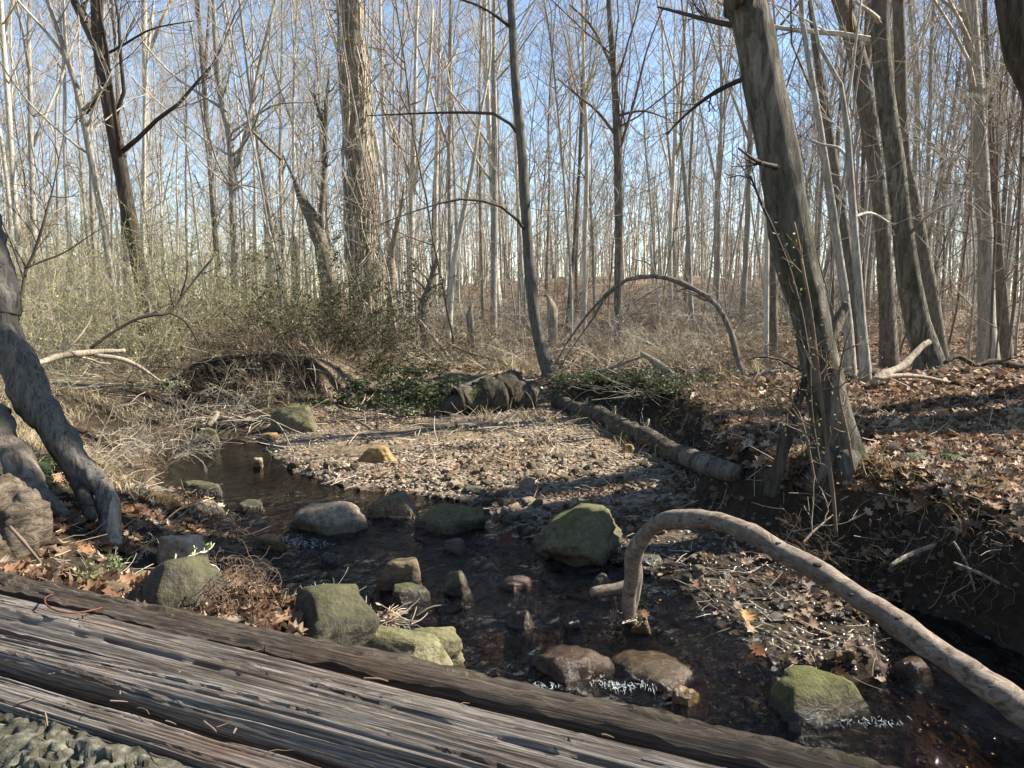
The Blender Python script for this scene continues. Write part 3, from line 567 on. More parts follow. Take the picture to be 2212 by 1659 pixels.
# trees of the same wood to the right, outside the picture, that shade the stream
tb, cb = variant(20, .46, -.02, 14, .62, 0); protos.append((tb.mesh('trunk'), cb.mesh('crown')))
for x, y, s, k in ((5.2, 6.0, 1., 8), (6.2, 5.9, .95, 8), (8.4, 7.5, 1.05, 8), (9.6, 6.6, 1., 4), (12, 2.6, 1., 2), (14, 6.6, 1.05, 5), (16, 5.2, 1., 2)):
    put_tree('bare_tree', 'leafless tree of the right bank standing outside the picture', 'trees beside the picture', protos[k], 'grey', x, y, s, k*1.3)
# the wood goes on behind and to the left of the camera, and far to the right
for k in range(64):
    a = R(random.uniform(125, 318)) if k < 46 else R(random.uniform(40, 125)); d_ = random.uniform(7, 26) if k < 46 else random.uniform(27, 48); x_, y_ = d_*math.sin(a), d_*math.cos(a)
    if abs(x_) < .72*y_ + 1 or not free(x_, y_, 1.6): continue
    put_tree('bare_tree', 'leafless tree of the surrounding wood standing outside the picture', 'trees around the picture', protos[k % 8], ['grey', 'brown'][k % 2], x_, y_, random.uniform(.8, 1.1), k*1.7)
# one mass of distant trunks closing the wood
mb = MB(); n = 300; yy = rng.uniform(85, 150, n); xx = yy*rng.uniform(-.78, .78, n); gz = terrain(xx, yy)
Pn = np.stack([np.stack([xx+rng.normal(0, .4, n)*k, yy, gz-.5+k*rng.uniform(5, 7.5, n)], -1) for k in range(4)], 1); Rn = rng.uniform(.1, .22, n)[:, None]*np.array([1, .8, .5, .15])
tubes(mb, Pn, Rn, 5)
n = 1000; yy = rng.uniform(52, 105, n); xx = yy*rng.uniform(-.75, .75, n); gz = terrain(xx, yy); hh_ = rng.uniform(1.6, 4., n)
Pq = np.stack([np.stack([xx+rng.normal(0, .15, n)*k, yy, gz-.3+k*hh_], -1) for k in range(4)], 1); Rq = rng.uniform(.03, .09, n)[:, None]*np.array([1, .8, .5, .2]); tubes(mb, Pq, Rq, 4)
C, RR = children(Pq, Rq, 12, .03, 1, .5, 1.2, lambda L, t: rng.uniform(.8, 2.6, len(t)), 4, .2, .05, .5, .02); tubes(mb, C, RR, 3)
C, RR = children(Pn, Rn, 12, .05, 1, .4, 1., lambda L, t: rng.uniform(2, 5, len(t)), 4, .15, .1, .5, .03); tubes(mb, C, RR, 3)
C, RR = children(C, RR, 5, .2, 1, .4, 1., lambda L, t: rng.uniform(.8, 2, len(t)), 3, .15, .1, .5, .02); tubes(mb, C, RR, 3)
tag(part('distant_wood', mb, M['twig_grey'], None), 'mass of distant leafless trees closing the view', 'wood', kind='stuff')

# ------------------------------------------------------------ limbs and fallen wood
def limb(name, label, pts, Y, dY, mk, cat='branch', twigs=0, sides=10, rough=.15, n=24, tl=(.15, .5), twigm=None, extra=(), stub=None, world=None):
    q = world if world is not None else line(pts, Y, dY); s = resample(q, n); s[:, 3] = np.maximum(s[:, 3], .0011); t_ = np.linspace(0, len(pts or world)*1.7, n); k_ = np.full(n, float(len(label))); s[:, 3] *= 1 + .13*fbm(np.stack([t_, k_, k_*.3], -1), 3)*(s[:, 3] > .004); s[:, 0] += .22*s[:, 3]*fbm(np.stack([t_*.8, k_+5, k_], -1), 2); s[:, 2] += .22*s[:, 3]*fbm(np.stack([t_*.8, k_+9, k_], -1), 2)
    base = s[0, :3].copy(); o = thing(name, label, cat, base); mb = MB(); tubes(mb, s[None, :, :3], s[None, :, 3], sides, rough)
    o['_t'] = part('stem', mb, M[mk], o, base).name; mb = MB()
    if twigs:
        C, RR = children(s[None, :, :3], s[None, :, 3], twigs, .2, 1, .4, 1.2, lambda L, t: rng.uniform(*tl, len(t)), 6, .22, .02, .55, .004); tubes(mb, C, RR, 4)
        C, RR = children(C, RR, 3, .2, 1, .4, 1.1, lambda L, t: L*.45*rng.uniform(.5, 1, len(t)), 4, .2, .02, .6, .0028); tubes(mb, C, RR, 3); tag(part('twigs', mb, M[twigm or mk], o, base), kind='stuff')
    for e in extra:
        mb = MB(); b = resample(line(e[0], e[1], e[2]), 10); tubes(mb, b[None, :, :3], b[None, :, 3], 7, rough); part('side_branch', mb, M[twigm or mk], o, base)
    return o, s, base
arch, as_, ab = limb('arched_limb', 'thick bark-stripped limb arching out of the stream in the right foreground', [(1362, 1376, 30), (1356, 1310, 33), (1363, 1240, 35), (1378, 1182, 37), (1402, 1146, 36), (1442, 1122, 34), (1500, 1119, 36), (1580, 1138, 41), (1680, 1184, 45), (1800, 1256, 50), (1950, 1358, 55), (2080, 1446, 60), (2230, 1543, 66), (2420, 1660, 72)],
    3.2, -1.05, 'arch', 'branch', sides=30, rough=.10, n=150)
mbm = MB(); b = resample(line([(1360, 1262, 26), (1330, 1272, 26), (1300, 1275, 24), (1276, 1280, 20)], 3.19, -.04), 8); tubes(mbm, b[None, :, :3], b[None, :, 3], 12, .2); part('broken_stub', mbm, M['arch'], bpy.data.objects[arch['_t']], ab)
mbm = MB(); b = resample(line([(1381, 1212, 8), (1382, 1240, 14), (1377, 1280, 15), (1368, 1330, 10), (1364, 1348, 4)], 3.165, -.01), 10); tubes(mbm, b[None, :, :3], b[None, :, 3], 8, .2); part('bare_wood_streak', mbm, M['dead'], bpy.data.objects[arch['_t']], ab, label='bright bare wood streak up the foot of the limb')
for u_ in (.33, .4, .47, .52, .58, .63, .7, .76, .83, .88):
    i = int(u_*149); v_, f_ = ico(2); r_ = as_[i, 3]; a_ = rng.uniform(-.6, 1.1); c_ = as_[i, :3] + np.array([-.25, -math.cos(a_), math.sin(a_)])*r_*.93; mbm = MB(); mbm.add(c_ + v_*(1+.3*fbm(v_*2+u_*40, 2))[:, None]*r_*np.array([.42, .2, .2])*rng.uniform(.5, 1.), f_); part('knot', mbm, M['dark'], bpy.data.objects[arch['_t']], ab)
LB = [
 ('arched_sapling', 'dark thin sapling bent over in a wide arch behind the gravel bar', [(1612, 870, 34), (1598, 800, 26), (1578, 720, 23), (1548, 660, 20), (1500, 625, 18), (1440, 600, 17), (1380, 598, 15), (1340, 612, 13), (1300, 645, 11), (1258, 695, 8), (1222, 745, 5), (1198, 790, 3)], 8.2, 1.4, 'brown', 'sapling', 10, [([(1360, 600, 11), (1310, 640, 10), (1280, 690, 7), (1240, 745, 4), (1205, 800, 3)], 9.3, .5)]),
 ('fallen_branch', 'pale grey fallen limb dipping in a V below the arched sapling', [(1385, 762, 14), (1420, 785, 20), (1455, 812, 24), (1490, 836, 24), (1560, 842, 22), (1640, 842, 24), (1668, 845, 26)], 8.3, -.4, 'dead', 'branch', 4, []),
 ('fallen_branch', 'thin grey branch slanting up from the log pile toward the leaning tree', [(1230, 815, 14), (1300, 800, 12), (1360, 780, 10), (1395, 768, 6)], 8.8, -.3, 'dead', 'branch', 5, []),
 ('fallen_branch', 'bleached forked limb propped up on the right bank below the flared trunk', [(1885, 826, 24), (1920, 806, 26), (1950, 790, 22), (1975, 765, 20), (2006, 738, 18)], 7.0, .5, 'dead', 'branch', 0, [([(1890, 820, 16), (1940, 812, 15), (1990, 814, 13), (2060, 828, 8)], 7.0, .3)]),
 ('fallen_branch', 'dark curved limb lying among brush at the far right edge', [(2040, 785, 12), (2070, 770, 14), (2110, 790, 14), (2150, 780, 16), (2230, 800, 18)], 8.0, .3, 'dark', 'branch', 6, []),
 ('fallen_branch', 'pale split dead branch lying across the left bank grass', [(50, 792, 16), (90, 782, 20), (140, 768, 22), (200, 762, 20), (270, 758, 14)], 5.3, .6, 'dead', 'branch', 2, [([(205, 768, 14), (260, 775, 14), (300, 792, 10), (345, 822, 5)], 5.7, .3)]),
 ('leaning_sapling', 'thin dark leafless sapling branching over the left thicket', [(195, 752, 9), (255, 710, 9), (310, 684, 8), (365, 676, 8), (390, 645, 7), (414, 613, 6), (440, 580, 5), (466, 550, 3)], 6.0, .8, 'twig_dark', 'sapling', 7, [([(365, 676, 6), (395, 690, 5), (420, 725, 4), (438, 765, 3)], 6.5, .2), ([(390, 640, 5), (402, 600, 4), (405, 560, 2)], 6.6, .1)]),
 ('leaning_sapling', 'dark curving sapling climbing the left edge of the picture', [(-20, 745, 14), (15, 690, 12), (45, 640, 11), (55, 590, 10), (75, 540, 8), (100, 460, 6), (120, 380, 4), (140, 280, 3)], 4.6, .4, 'twig_dark', 'sapling', 12, [([(52, 580, 7), (90, 565, 6), (140, 545, 4), (200, 505, 3), (240, 480, 2)], 4.7, .3), ([(50, 600, 6), (30, 540, 5), (0, 470, 3)], 4.7, .1)]),
 ('fallen_branch', 'crooked grey driftwood twig lying in midstream by the brown boulder', [(962, 1182, 6), (990, 1185, 8), (1020, 1192, 8), (1050, 1210, 7), (1085, 1238, 5), (1120, 1262, 4)], 4.3, -.4, 'dead', 'branch', 2, []),
 ('fallen_branch', 'short pale twig pinned under the brown cracked boulder', [(905, 1240, 7), (930, 1228, 7), (962, 1220, 5)], 3.85, .15, 'dead', 'branch', 0, []),
 ('fallen_branch', 'dark forked stick poking up from the left gravel bar', [(762, 905, 5), (790, 920, 7), (812, 935, 7), (814, 918, 5), (816, 900, 4)], 7.6, .1, 'twig_dark', 'branch', 0, []),
 ('leaning_branch', 'dark dead limb leaning against the left side of the beech foot', [(1662, 1075, 36), (1690, 980, 32), (1715, 900, 28), (1735, 840, 24), (1745, 790, 18)], 4.15, .1, 'dark', 'branch', 3, []),
 ('exposed_root', 'pale bent root sticking out of the dark right bank', [(1925, 1222, 12), (1950, 1205, 14), (1985, 1190, 15), (2030, 1178, 16), (2080, 1185, 16), (2130, 1175, 14)], 3.3, .2, 'dead', 'root', 0, []),
 ('exposed_root', 'thin root hanging down the shaded right bank', [(2060, 1170, 8), (2085, 1210, 8), (2100, 1255, 7), (2110, 1300, 5), (2105, 1345, 3)], 3.2, -.1, 'dead', 'root', 3, []),
 ('exposed_root', 'long slanting root crossing the shaded bank at the right edge', [(2060, 1215, 7), (2120, 1240, 9), (2180, 1272, 10), (2240, 1310, 12)], 3.1, -.1, 'dead', 'root', 3, []),
 ('fallen_branch', 'thin pale forked twig on the mud below the beech', [(1735, 1172, 6), (1755, 1150, 6), (1778, 1130, 5), (1800, 1112, 3)], 3.75, .1, 'dead', 'branch', 3, []),
 ('fallen_branch', 'straight grey stick slanting down into the far pool', [(560, 905, 5), (600, 915, 5), (640, 985, 4), (668, 1000, 4)], 6.9, -.2, 'dead', 'branch', 2, []),
 ('fallen_branch', 'pale stub of a branch standing at the head of the pool', [(452, 918, 14), (462, 905, 16), (470, 893, 15)], 7.7, .1, 'dead', 'branch', 0, []),
 ('fallen_branch', 'grey stick leaning beside the pale root burl at the left edge', [(22, 1138, 9), (55, 1175, 9), (85, 1212, 9), (105, 1250, 8), (108, 1272, 10)], 2.75, -.25, 'twig_brown', 'branch', 0, []),
 ('fallen_branch', 'thin dark stick reaching from behind the grey boulder toward the left bank', [(525, 1338, 7), (560, 1325, 8), (600, 1308, 9), (640, 1293, 7)], 3.05, -.05, 'twig_dark', 'branch', 3, []),
 ('fallen_branch', 'curved bare stem arching over the brush left of the leaning tree', [(1100, 790, 7), (1060, 775, 7), (1010, 760, 6), (960, 735, 5), (930, 690, 4)], 11, .4, 'dead', 'branch', 6, []),
 ('fallen_branch', 'pale leaning dead stem slanting through the brush in the middle', [(1000, 812, 8), (970, 770, 9), (945, 740, 9), (905, 690, 6)], 12, .4, 'dead', 'branch', 4, []),
]
M['twig_dark_l'] = M['twig_dark']
for nm, lb, pts, Y, dY, mk, cat, tw, ex in LB:
    f_ = .6 if nm == 'arched_sapling' else .75
    limb(nm, lb, [(a, b_, c_*f_) for a, b_, c_ in pts], Y, dY, mk, cat, tw, extra=[([(p_[0], p_[1], p_[2]*f_) for p_ in e[0]], e[1], e[2]) for e in ex], rough=.22)
def gline(pts, lift=.85):
    q = []
    for x, y, w_ in pts:
        p = G(x, y + .42*w_); r = w_*.5/FPX*p[1]; q.append(np.r_[p[0], p[1]+r*.6, p[2]+r*lift, r])
    return np.array(q)
# fallen log across the head of the bar, its bare end stripped
fl, fs, fb = limb('fallen_log', 'mossy fallen log with a stripped brown end lying along the gravel bar', None, 0, 0, 'mossbark', 'log', 0, 20, .2, 70, world=gline([(1208, 868, 34), (1260, 888, 36), (1330, 916, 40), (1400, 950, 44), (1470, 984, 46), (1540, 1008, 46), (1605, 1026, 38)]))
for k, u in enumerate((.2, .34, .5)):
    i = int(u*69); mbm = MB(); C = grow(fs[i:i+1, :3], np.array([[rng.uniform(-.5, .5), -.3, 1.]]), np.array([.16]), 5, .1, 0); tubes(mbm, C, np.array([[.03, .026, .02, .016, .01]]), 7, .2); part('stub', mbm, M['dead'], bpy.data.objects[fl['_t']], fb)
mbm = MB(); sub = fs[52:69].copy(); sub[:, 3] *= 1.06; tubes(mbm, sub[None, :, :3], sub[None, :, 3], 18, .06); part('bare_end', mbm, M['brown'], bpy.data.objects[fl['_t']], fb)
# rotten log with hollows, left of the leaning tree
q = gline([(972, 872, 70), (1010, 870, 84), (1060, 866, 88), (1105, 858, 84), (1150, 842, 66)], .8); q[:, 1] = np.linspace(q[:, 1].mean()-.1, q[:, 1].mean()+.25, 5)
rl, rs, rb = limb('rotten_log', 'big rotten log with layered hollow side at the head of the bar', None, 0, 0, 'mossbark', 'log', 0, 36, .24, 90, world=q)
mbm = MB()
for k in range(26):
    x0 = rng.uniform(985, 1110); y0 = rng.uniform(835, 905); b = line([(x0, y0, 7), (x0+rng.uniform(20, 60), y0-rng.uniform(5, 30), 8), (x0+rng.uniform(60, 110), y0-rng.uniform(12, 55), 3)], 8.7, .1); b = resample(b, 6); mbm = MB(); tubes(mbm, b[None, :, :3], b[None, :, 3], 5, .2); part('splinter', mbm, M['dead'], bpy.data.objects[rl['_t']], rb)
mbm = MB(); b = resample(line([(955, 850, 18), (1000, 842, 26), (1050, 836, 14)], 9.0, .1), 12); tubes(mbm, b[None, :, :3], b[None, :, 3], 10, .25); part('bark_slab', mbm, M['brown'], bpy.data.objects[rl['_t']], rb)
# left: leaning cleft trunk, gnarled burl, lower trunk
q = line([(-70, 420, 70), (-30, 560, 66), (0, 680, 64), (48, 810, 62), (108, 920, 56), (168, 1000, 50), (212, 1045, 44), (230, 1095, 42), (238, 1150, 38), (241, 1185, 34)], 4.0, -.45)
lt, ls, lb_ = limb('leaning_dead_trunk', 'split dead trunk with peeling bark leaning in from the left edge to the pool', None, 0, 0, 'slate', 'dead tree', 0, 30, .36, 130, world=q[::-1])
mbm = MB(); b = resample(line([(60, 870, 26), (110, 950, 30), (165, 1030, 34), (185, 1080, 34), (195, 1120, 26)], 3.9, -.35), 20); tubes(mbm, b[None, :, :3], b[None, :, 3], 12, .3); part('bark_strip', mbm, M['dark'], bpy.data.objects[lt['_t']], lb_)
mbm = MB(); b = ls[:26].copy(); b[:, 3] *= np.linspace(1.04, .85, 26); b[:, 0] += .012; tubes(mbm, b[None, :, :3], b[None, :, 3], 20, .2); part('bleached_foot', mbm, M['dead'], bpy.data.objects[lt['_t']], lb_)
limb('slanting_dead_tree', 'rough brown trunk slanting down behind the fern at the left edge', [(-60, 900, 110), (0, 980, 95), (50, 1040, 75), (95, 1085, 55), (140, 1115, 30)], 3.7, -.25, 'brown', 'dead tree', 0, 22, .25, 50)
q = line([(-60, 1060, 150), (-10, 1090, 130), (40, 1095, 100), (70, 1120, 90), (45, 1165, 100), (0, 1200, 100), (-50, 1230, 90)], 3.0, -.2)
limb('root_burl', 'gnarled bleached root burl filling the left edge above the log', None, 0, 0, 'gnarl', 'root', 0, 40, .36, 90, world=q)

# ------------------------------------------------------------ rocks
def rockshape(seed, w_, d_, h_, cuts=9, sub=4, rough=.06, flat=.75):
    r = np.random.default_rng(seed); v, f = ico(sub); v = v.copy(); lo_ = v[:, 2] < 0; v[lo_, :2] *= (1/np.sqrt(np.maximum(1-v[lo_, 2]**2, .2)))[:, None]
    for k in range(cuts+3):
        n = r.normal(size=3); n[2] = r.uniform(-.15, .55); n /= np.linalg.norm(n); c = r.uniform(.5, .84) if k > 3 else r.uniform(.5, .72)
        dd = v@n - c; v -= n*np.maximum(dd, 0)[:, None]*.96
    v[:, 2] = np.where(v[:, 2] > flat, flat + (v[:, 2]-flat)*.3, v[:, 2])
    v = v*(1 + 1.7*rough*fbm(v*1.4+seed*3.1, 5)[:, None]) + .35*rough*unit(v)*fbm(v*7+seed, 3)[:, None] - .9*rough*unit(v)*np.maximum(0, 1-np.abs(fbm(v*1.9+seed*1.7, 3))/.16)[:, None]
    mn, mx = v.min(0), v.max(0); v = (v-(mn+mx)/2)/(mx-mn); v[:, 2] += .5; v[:, :2] *= (1.05-.2*np.clip(v[:, 2]-.25, 0, 1)**1.5)[:, None]; v[:, :2] /= np.ptp(v[:, :2], axis=0)
    return v*np.array([w_, d_, h_]), f
def rock(label, x, yb, w_, h_, mk, rot=0., depth=.75, sink=.25, cuts=9, flat=.7, z=None, rough=.06, seed=None, name='rock', sub=4, roll=0., hmul=1.):
    p = G(x, yb) if z is None else P(x, yb, z); Yd = p[1]; ww = w_/FPX*Yd*(1.22 if p[2] < .015 else 1.04); el = math.atan2(CAMH-p[2], Yd)
    hh = max(.26*ww, (h_/FPX*Yd*math.hypot(1, (CAMH-p[2])/Yd) - ww*depth*.55*math.sin(el)))/max(.4, math.cos(el))
    sd_ = seed if seed is not None else int(x*7+yb); hh *= .95*hmul
    bot = min(p[2]-hh*sink, hz(p[0], p[1]+ww*depth*.3)-.04); bot = max(bot, p[2]-.3); tot = p[2]+hh-bot
    v, f = rockshape(sd_, ww, ww*depth, tot, cuts, sub, rough, flat)
    mb = MB(); mb.add(v, f); me = mb.mesh(name); me.materials.append(M[mk])
    o = link(name, me, None, (p[0], p[1]+ww*depth*.42, bot)); o.rotation_euler = (0, R(roll), R(rot)); tag(o, label, 'rock'); return o
ROCKS = [
 ('large mossy olive boulder at the right edge of the stream', 1278, 1220, 200, 124, 'rock_olive', dict(rot=20, cuts=7, flat=.98, rough=.09, seed=4, hmul=1.15)),
 ('low mossy foot stone under the large olive boulder', 1400, 1225, 70, 32, 'rock_olive', dict()),
 ('large dark grey boulder against the far edge of the log', 692, 1408, 232, 128, 'rock_grey', dict(cuts=6, flat=.9, seed=12, hmul=1.1)),
 ('blocky brown cracked boulder in midstream', 848, 1284, 130, 82, 'rock_brown', dict(cuts=10, flat=.7, seed=21)),
 ('wet lower ledge in front of the blocky brown boulder', 882, 1308, 105, 48, 'rock_grey', dict(flat=.7, seed=5)),
 ('rounded dark stone just right of the blocky brown boulder', 974, 1290, 90, 66, 'rock_grey', dict(flat=.95, seed=8)),
 ('long smooth tan rock sloping into the small cascade', 705, 1154, 180, 76, 'rock_tan', dict(cuts=8, flat=.8, seed=31, roll=-8)),
 ('flat-topped brown rock in the row damming the pool', 862, 1122, 132, 64, 'rock_brown', dict(seed=34)),
 ('dark angular rock at the right end of the row damming the pool', 965, 1152, 145, 72, 'rock_olive', dict(seed=40, cuts=11)),
 ('small rounded stone wedged beside the smooth tan rock', 806, 1122, 56, 34, 'rock_olive', dict()),
 ('yellow-green slab tilted toward the stream beside the log', 922, 1440, 158, 84, 'rock_lime', dict(seed=51, roll=12, cuts=8)),
 ('long pale algae-stained slab lying along the log edge', 830, 1470, 330, 70, 'rock_lime', dict(seed=52, depth=.4, flat=.5, roll=6)),
 ('wide flat slab under a thin sheet of water in the riffle', 1425, 1490, 240, 118, 'rock_brown', dict(seed=60, flat=.35, depth=.9, cuts=7, hmul=.3)),
 ('wet dark brown ledge at the foaming riffle', 1245, 1484, 240, 58, 'rock_wet', dict(seed=61, flat=.5, depth=.6, hmul=.55)),
 ('shiny wet stone alone in midstream', 1126, 1362, 68, 44, 'rock_wet', dict(seed=62)),
 ('small wet stone right of the shiny midstream stone', 1236, 1358, 56, 26, 'rock_wet', dict()),
 ('orange-brown angular stone standing out of shallow water near the log', 1486, 1528, 68, 44, 'rock_ochre', dict(seed=65, cuts=12)),
 ('moss-topped low rock in the shallow water at lower right', 1790, 1572, 300, 84, 'rock_moss', dict(seed=70, flat=.6, depth=.5, hmul=.75)),
 ('tan flat stone just behind the moss-topped rock', 1702, 1500, 72, 34, 'rock_tan', dict(seed=71)),
 ('yellowish block at the foot of the arched limb', 1388, 1368, 50, 34, 'rock_ochre', dict(seed=72, cuts=13)),
 ('brown block left of the arched limb foot', 1302, 1270, 54, 34, 'rock_brown', dict(seed=73, cuts=12)),
 ('large olive boulder under the far cut bank', 628, 935, 112, 66, 'rock_olive', dict(seed=80, flat=.95)),
 ('pyramid-like olive boulder at the head of the pool', 440, 965, 70, 42, 'rock_olive', dict(seed=81, flat=.95)),
 ('ochre boulder lying on the gravel bar', 812, 1000, 92, 42, 'rock_ochre', dict(seed=82, cuts=10)),
 ('flat dark stone alone in the pool', 430, 1070, 86, 22, 'rock_grey', dict(seed=83, flat=.5, depth=.5)),
 ('yellowish stone at the left edge of the pool', 338, 1098, 78, 36, 'rock_ochre', dict(seed=84)),
 ('dark flat stone at the pool outlet', 528, 1108, 76, 20, 'rock_grey', dict(seed=85, flat=.5, depth=.5)),
 ('pale flat rock at the left end of the pool outlet', 430, 1118, 100, 30, 'rock_tan', dict(seed=86)),
 ('bright pinkish rock lying on the left bank', 382, 1232, 112, 84, 'rock_pink', dict(seed=87, cuts=9)),
 ('broad dark mossy boulder overhanging the left bank by the log', 345, 1338, 250, 130, 'rock_grey', dict(seed=88, cuts=7, flat=.8, hmul=1.15)),
 ('small brown stone between the mossy boulder and the log', 228, 1300, 92, 44, 'rock_brown', dict(seed=89)),
 ('orange wet stone at the left waterline below the cascade', 538, 1248, 84, 34, 'rock_ochre', dict(seed=90, flat=.6)),
 ('weed-covered orange stone beside the small cascade', 575, 1192, 84, 34, 'rock_ochre', dict(seed=91)),
 ('pinkish round stone in the twig pile by the yellow-green slab', 838, 1365, 56, 36, 'rock_pink', dict(seed=92)),
 ('tan stone at the far end of the pool', 580, 956, 50, 22, 'rock_ochre', dict(seed=93)),
 ('small upright tan stone in the pool beside the bar', 556, 1010, 24, 24, 'rock_tan', dict(seed=94)),
 ('small dark rock below the cascade', 714, 1220, 48, 24, 'rock_grey', dict(seed=95)),
 ('tan rock below the centre bushes', 752, 866, 34, 26, 'rock_tan', dict(seed=96)),
 ('brown rock holding the driftwood twig', 990, 1196, 58, 36, 'rock_brown', dict(seed=97)),
 ('dark nearly submerged stone right of the driftwood twig', 1108, 1278, 80, 18, 'rock_wet', dict(seed=98, flat=.5)),
 ('small stone at the stream edge left of the olive boulder', 1210, 1195, 50, 22, 'rock_wet', dict(seed=99)),
 ('pale grey upright flat stone on the dark gravel', 1140, 1058, 40, 28, 'rock_tan', dict(seed=100, depth=.35, flat=.95)),
 ('grey flat slab on the dark gravel behind the pool dam', 1025, 1072, 64, 16, 'rock_grey', dict(seed=101, flat=.5)),
 ('tan stone under the fallen log', 1362, 978, 36, 20, 'rock_ochre', dict(seed=102)),
 ('pale stone on the bank behind the left thicket log', 655, 1120, 40, 16, 'rock_brown', dict(seed=103)),
 ('rust-brown wet stone near the log at lower right', 1725, 1592, 60, 22, 'rock_wet', dict(seed=104)),
 ('flat brown stone under the water at lower right', 1990, 1470, 90, 26, 'rock_wet', dict(seed=105, flat=.4)),
]
rockpos = []
for lb, x, yb, w_, h_, mk, kw in ROCKS: o = rock(lb, x, yb, w_, h_, mk, **kw); rockpos.append((o.location.x, o.location.y, w_/FPX*o.location.y*.5))
# cobbles: loose stones on bar, island and stream edge
cob = []
for k in range(14):
    v, f = rockshape(500+k, 1, rng.uniform(.6, .9), rng.uniform(.4, .65), 8, 3, .06, .8); mb = MB(); mb.add(v, f); cob.append(mb.mesh('cobble'))
cm = ['rock_tan', 'rock_brown', 'rock_grey', 'rock_ochre', 'rock_tan', 'rock_pink', 'rock_brown']
def cobbles(n, box, label, group, lo, hi):
    c = 0; tr = 0
    while c < n and tr < 4000:
        tr += 1; x = random.uniform(box[0], box[1]); y = random.uniform(box[2], box[3]); p = G(x, y); z = hz(p[0], p[1])
        if z < -.05: continue
        if any((p[0]-a)**2+(p[1]-b)**2 < (r*.9)**2 for a, b, r in rockpos): continue
        s = random.uniform(lo, hi)/FPX*p[1]
        o = mlink('cobble', random.choice(cob), random.choice(cm), None, (p[0], p[1], z - s*.12)); o.scale = (s, s, s*random.uniform(.8, 1.2)); o.rotation_euler = (R(random.uniform(-15, 15)), R(random.uniform(-15, 15)), random.uniform(0, 6.28)); tag(o, label, 'stone', group); c += 1
cobbles(110, (590, 1560, 985, 1085), 'loose cobble among many on the near edge of the gravel bar', 'cobbles on the gravel bar', 12, 34)
cobbles(26, (1000, 1200, 1085, 1160), 'dark cobble in the cluster behind the olive boulder', 'cobbles behind the olive boulder', 18, 46)
cobbles(70, (1430, 1860, 1210, 1450), 'loose stone among many on the gravel spit under the arched limb', 'stones on the gravel spit', 16, 44)
cobbles(18, (560, 720, 1280, 1400), 'loose stone in the mud at the foot of the dark grey boulder', 'stones by the grey boulder', 14, 36)

# ------------------------------------------------------------ gravel
def scatter_ground(n, xr, yr, dens, jit=0):
    """points spread evenly over the view: log depth, even bearing"""
    y = yr[0]*(yr[1]/yr[0])**rng.random(n); x = rng.uniform(xr[0], xr[1], n)*y
    z, d, wb, leaf, soil, grav = terrain(x, y, True); k = rng.random(n) < dens(x, y, z, d, wb, leaf, soil, grav)
    return x[k], y[k], z[k]
pal = np.array([(.36, .28, .19), (.25, .19, .125), (.17, .13, .09), (.10, .082, .06), (.30, .2, .10), (.44, .36, .26), (.27, .19, .135), (.2, .165, .125)])
def pebbles(n, yr, dens, slo, shi, sub, mb):
    x, y, z = scatter_ground(n, (-.75, .75), yr, dens); m = len(x)
    base = [rockshape(900+k, 1, .75, .5, 6, sub, .05, .8) for k in range(8)]
    s = rng.uniform(slo, shi, m)**1.0; vi = rng.integers(0, 8, m); a = rng.uniform(0, 6.28, m)
    for k in range(8):
        q = vi == k; v, f = base[k]; c, sn = np.cos(a[q]), np.sin(a[q]); ss = s[q]
        V = np.stack([(v[:, 0][None]*c[:, None]-v[:, 1][None]*sn[:, None])*ss[:, None] + x[q][:, None], (v[:, 0][None]*sn[:, None]+v[:, 1][None]*c[:, None])*ss[:, None] + y[q][:, None], (v[:, 2][None]-.25)*ss[:, None] + z[q][:, None]], -1)
        F = f[None] + (np.arange(q.sum())*len(v))[:, None, None]
        C = pal[rng.integers(0, len(pal), q.sum())]*rng.uniform(.5, .95, (q.sum(), 1))
        wetf = np.where(z[q] < .015, .28, .5+.5*sstep(3.9, 5.2, y[q]))[:, None]; mb.add(V, F.reshape(-1, 3), np.repeat(C*wetf, len(v), 0))
mb = MB()
pebbles(26000, (5, 10.5), lambda x, y, z, d, wb, l, s, g: wb*g*(d > -.02)*.95, .016, .055, 1, mb)
pebbles(12000, (2.2, 5), lambda x, y, z, d, wb, l, s, g: wb*(d > -.1)*.9, .012, .045, 2, mb)
pebbles(9000, (1.6, 6), lambda x, y, z, d, wb, l, s, g: (d < 0)*.55, .015, .07, 1, mb)
tag(part('gravel', mb, M['pebble'], None, colors=True), 'loose gravel of the bar and stream bed', 'gravel', kind='stuff')

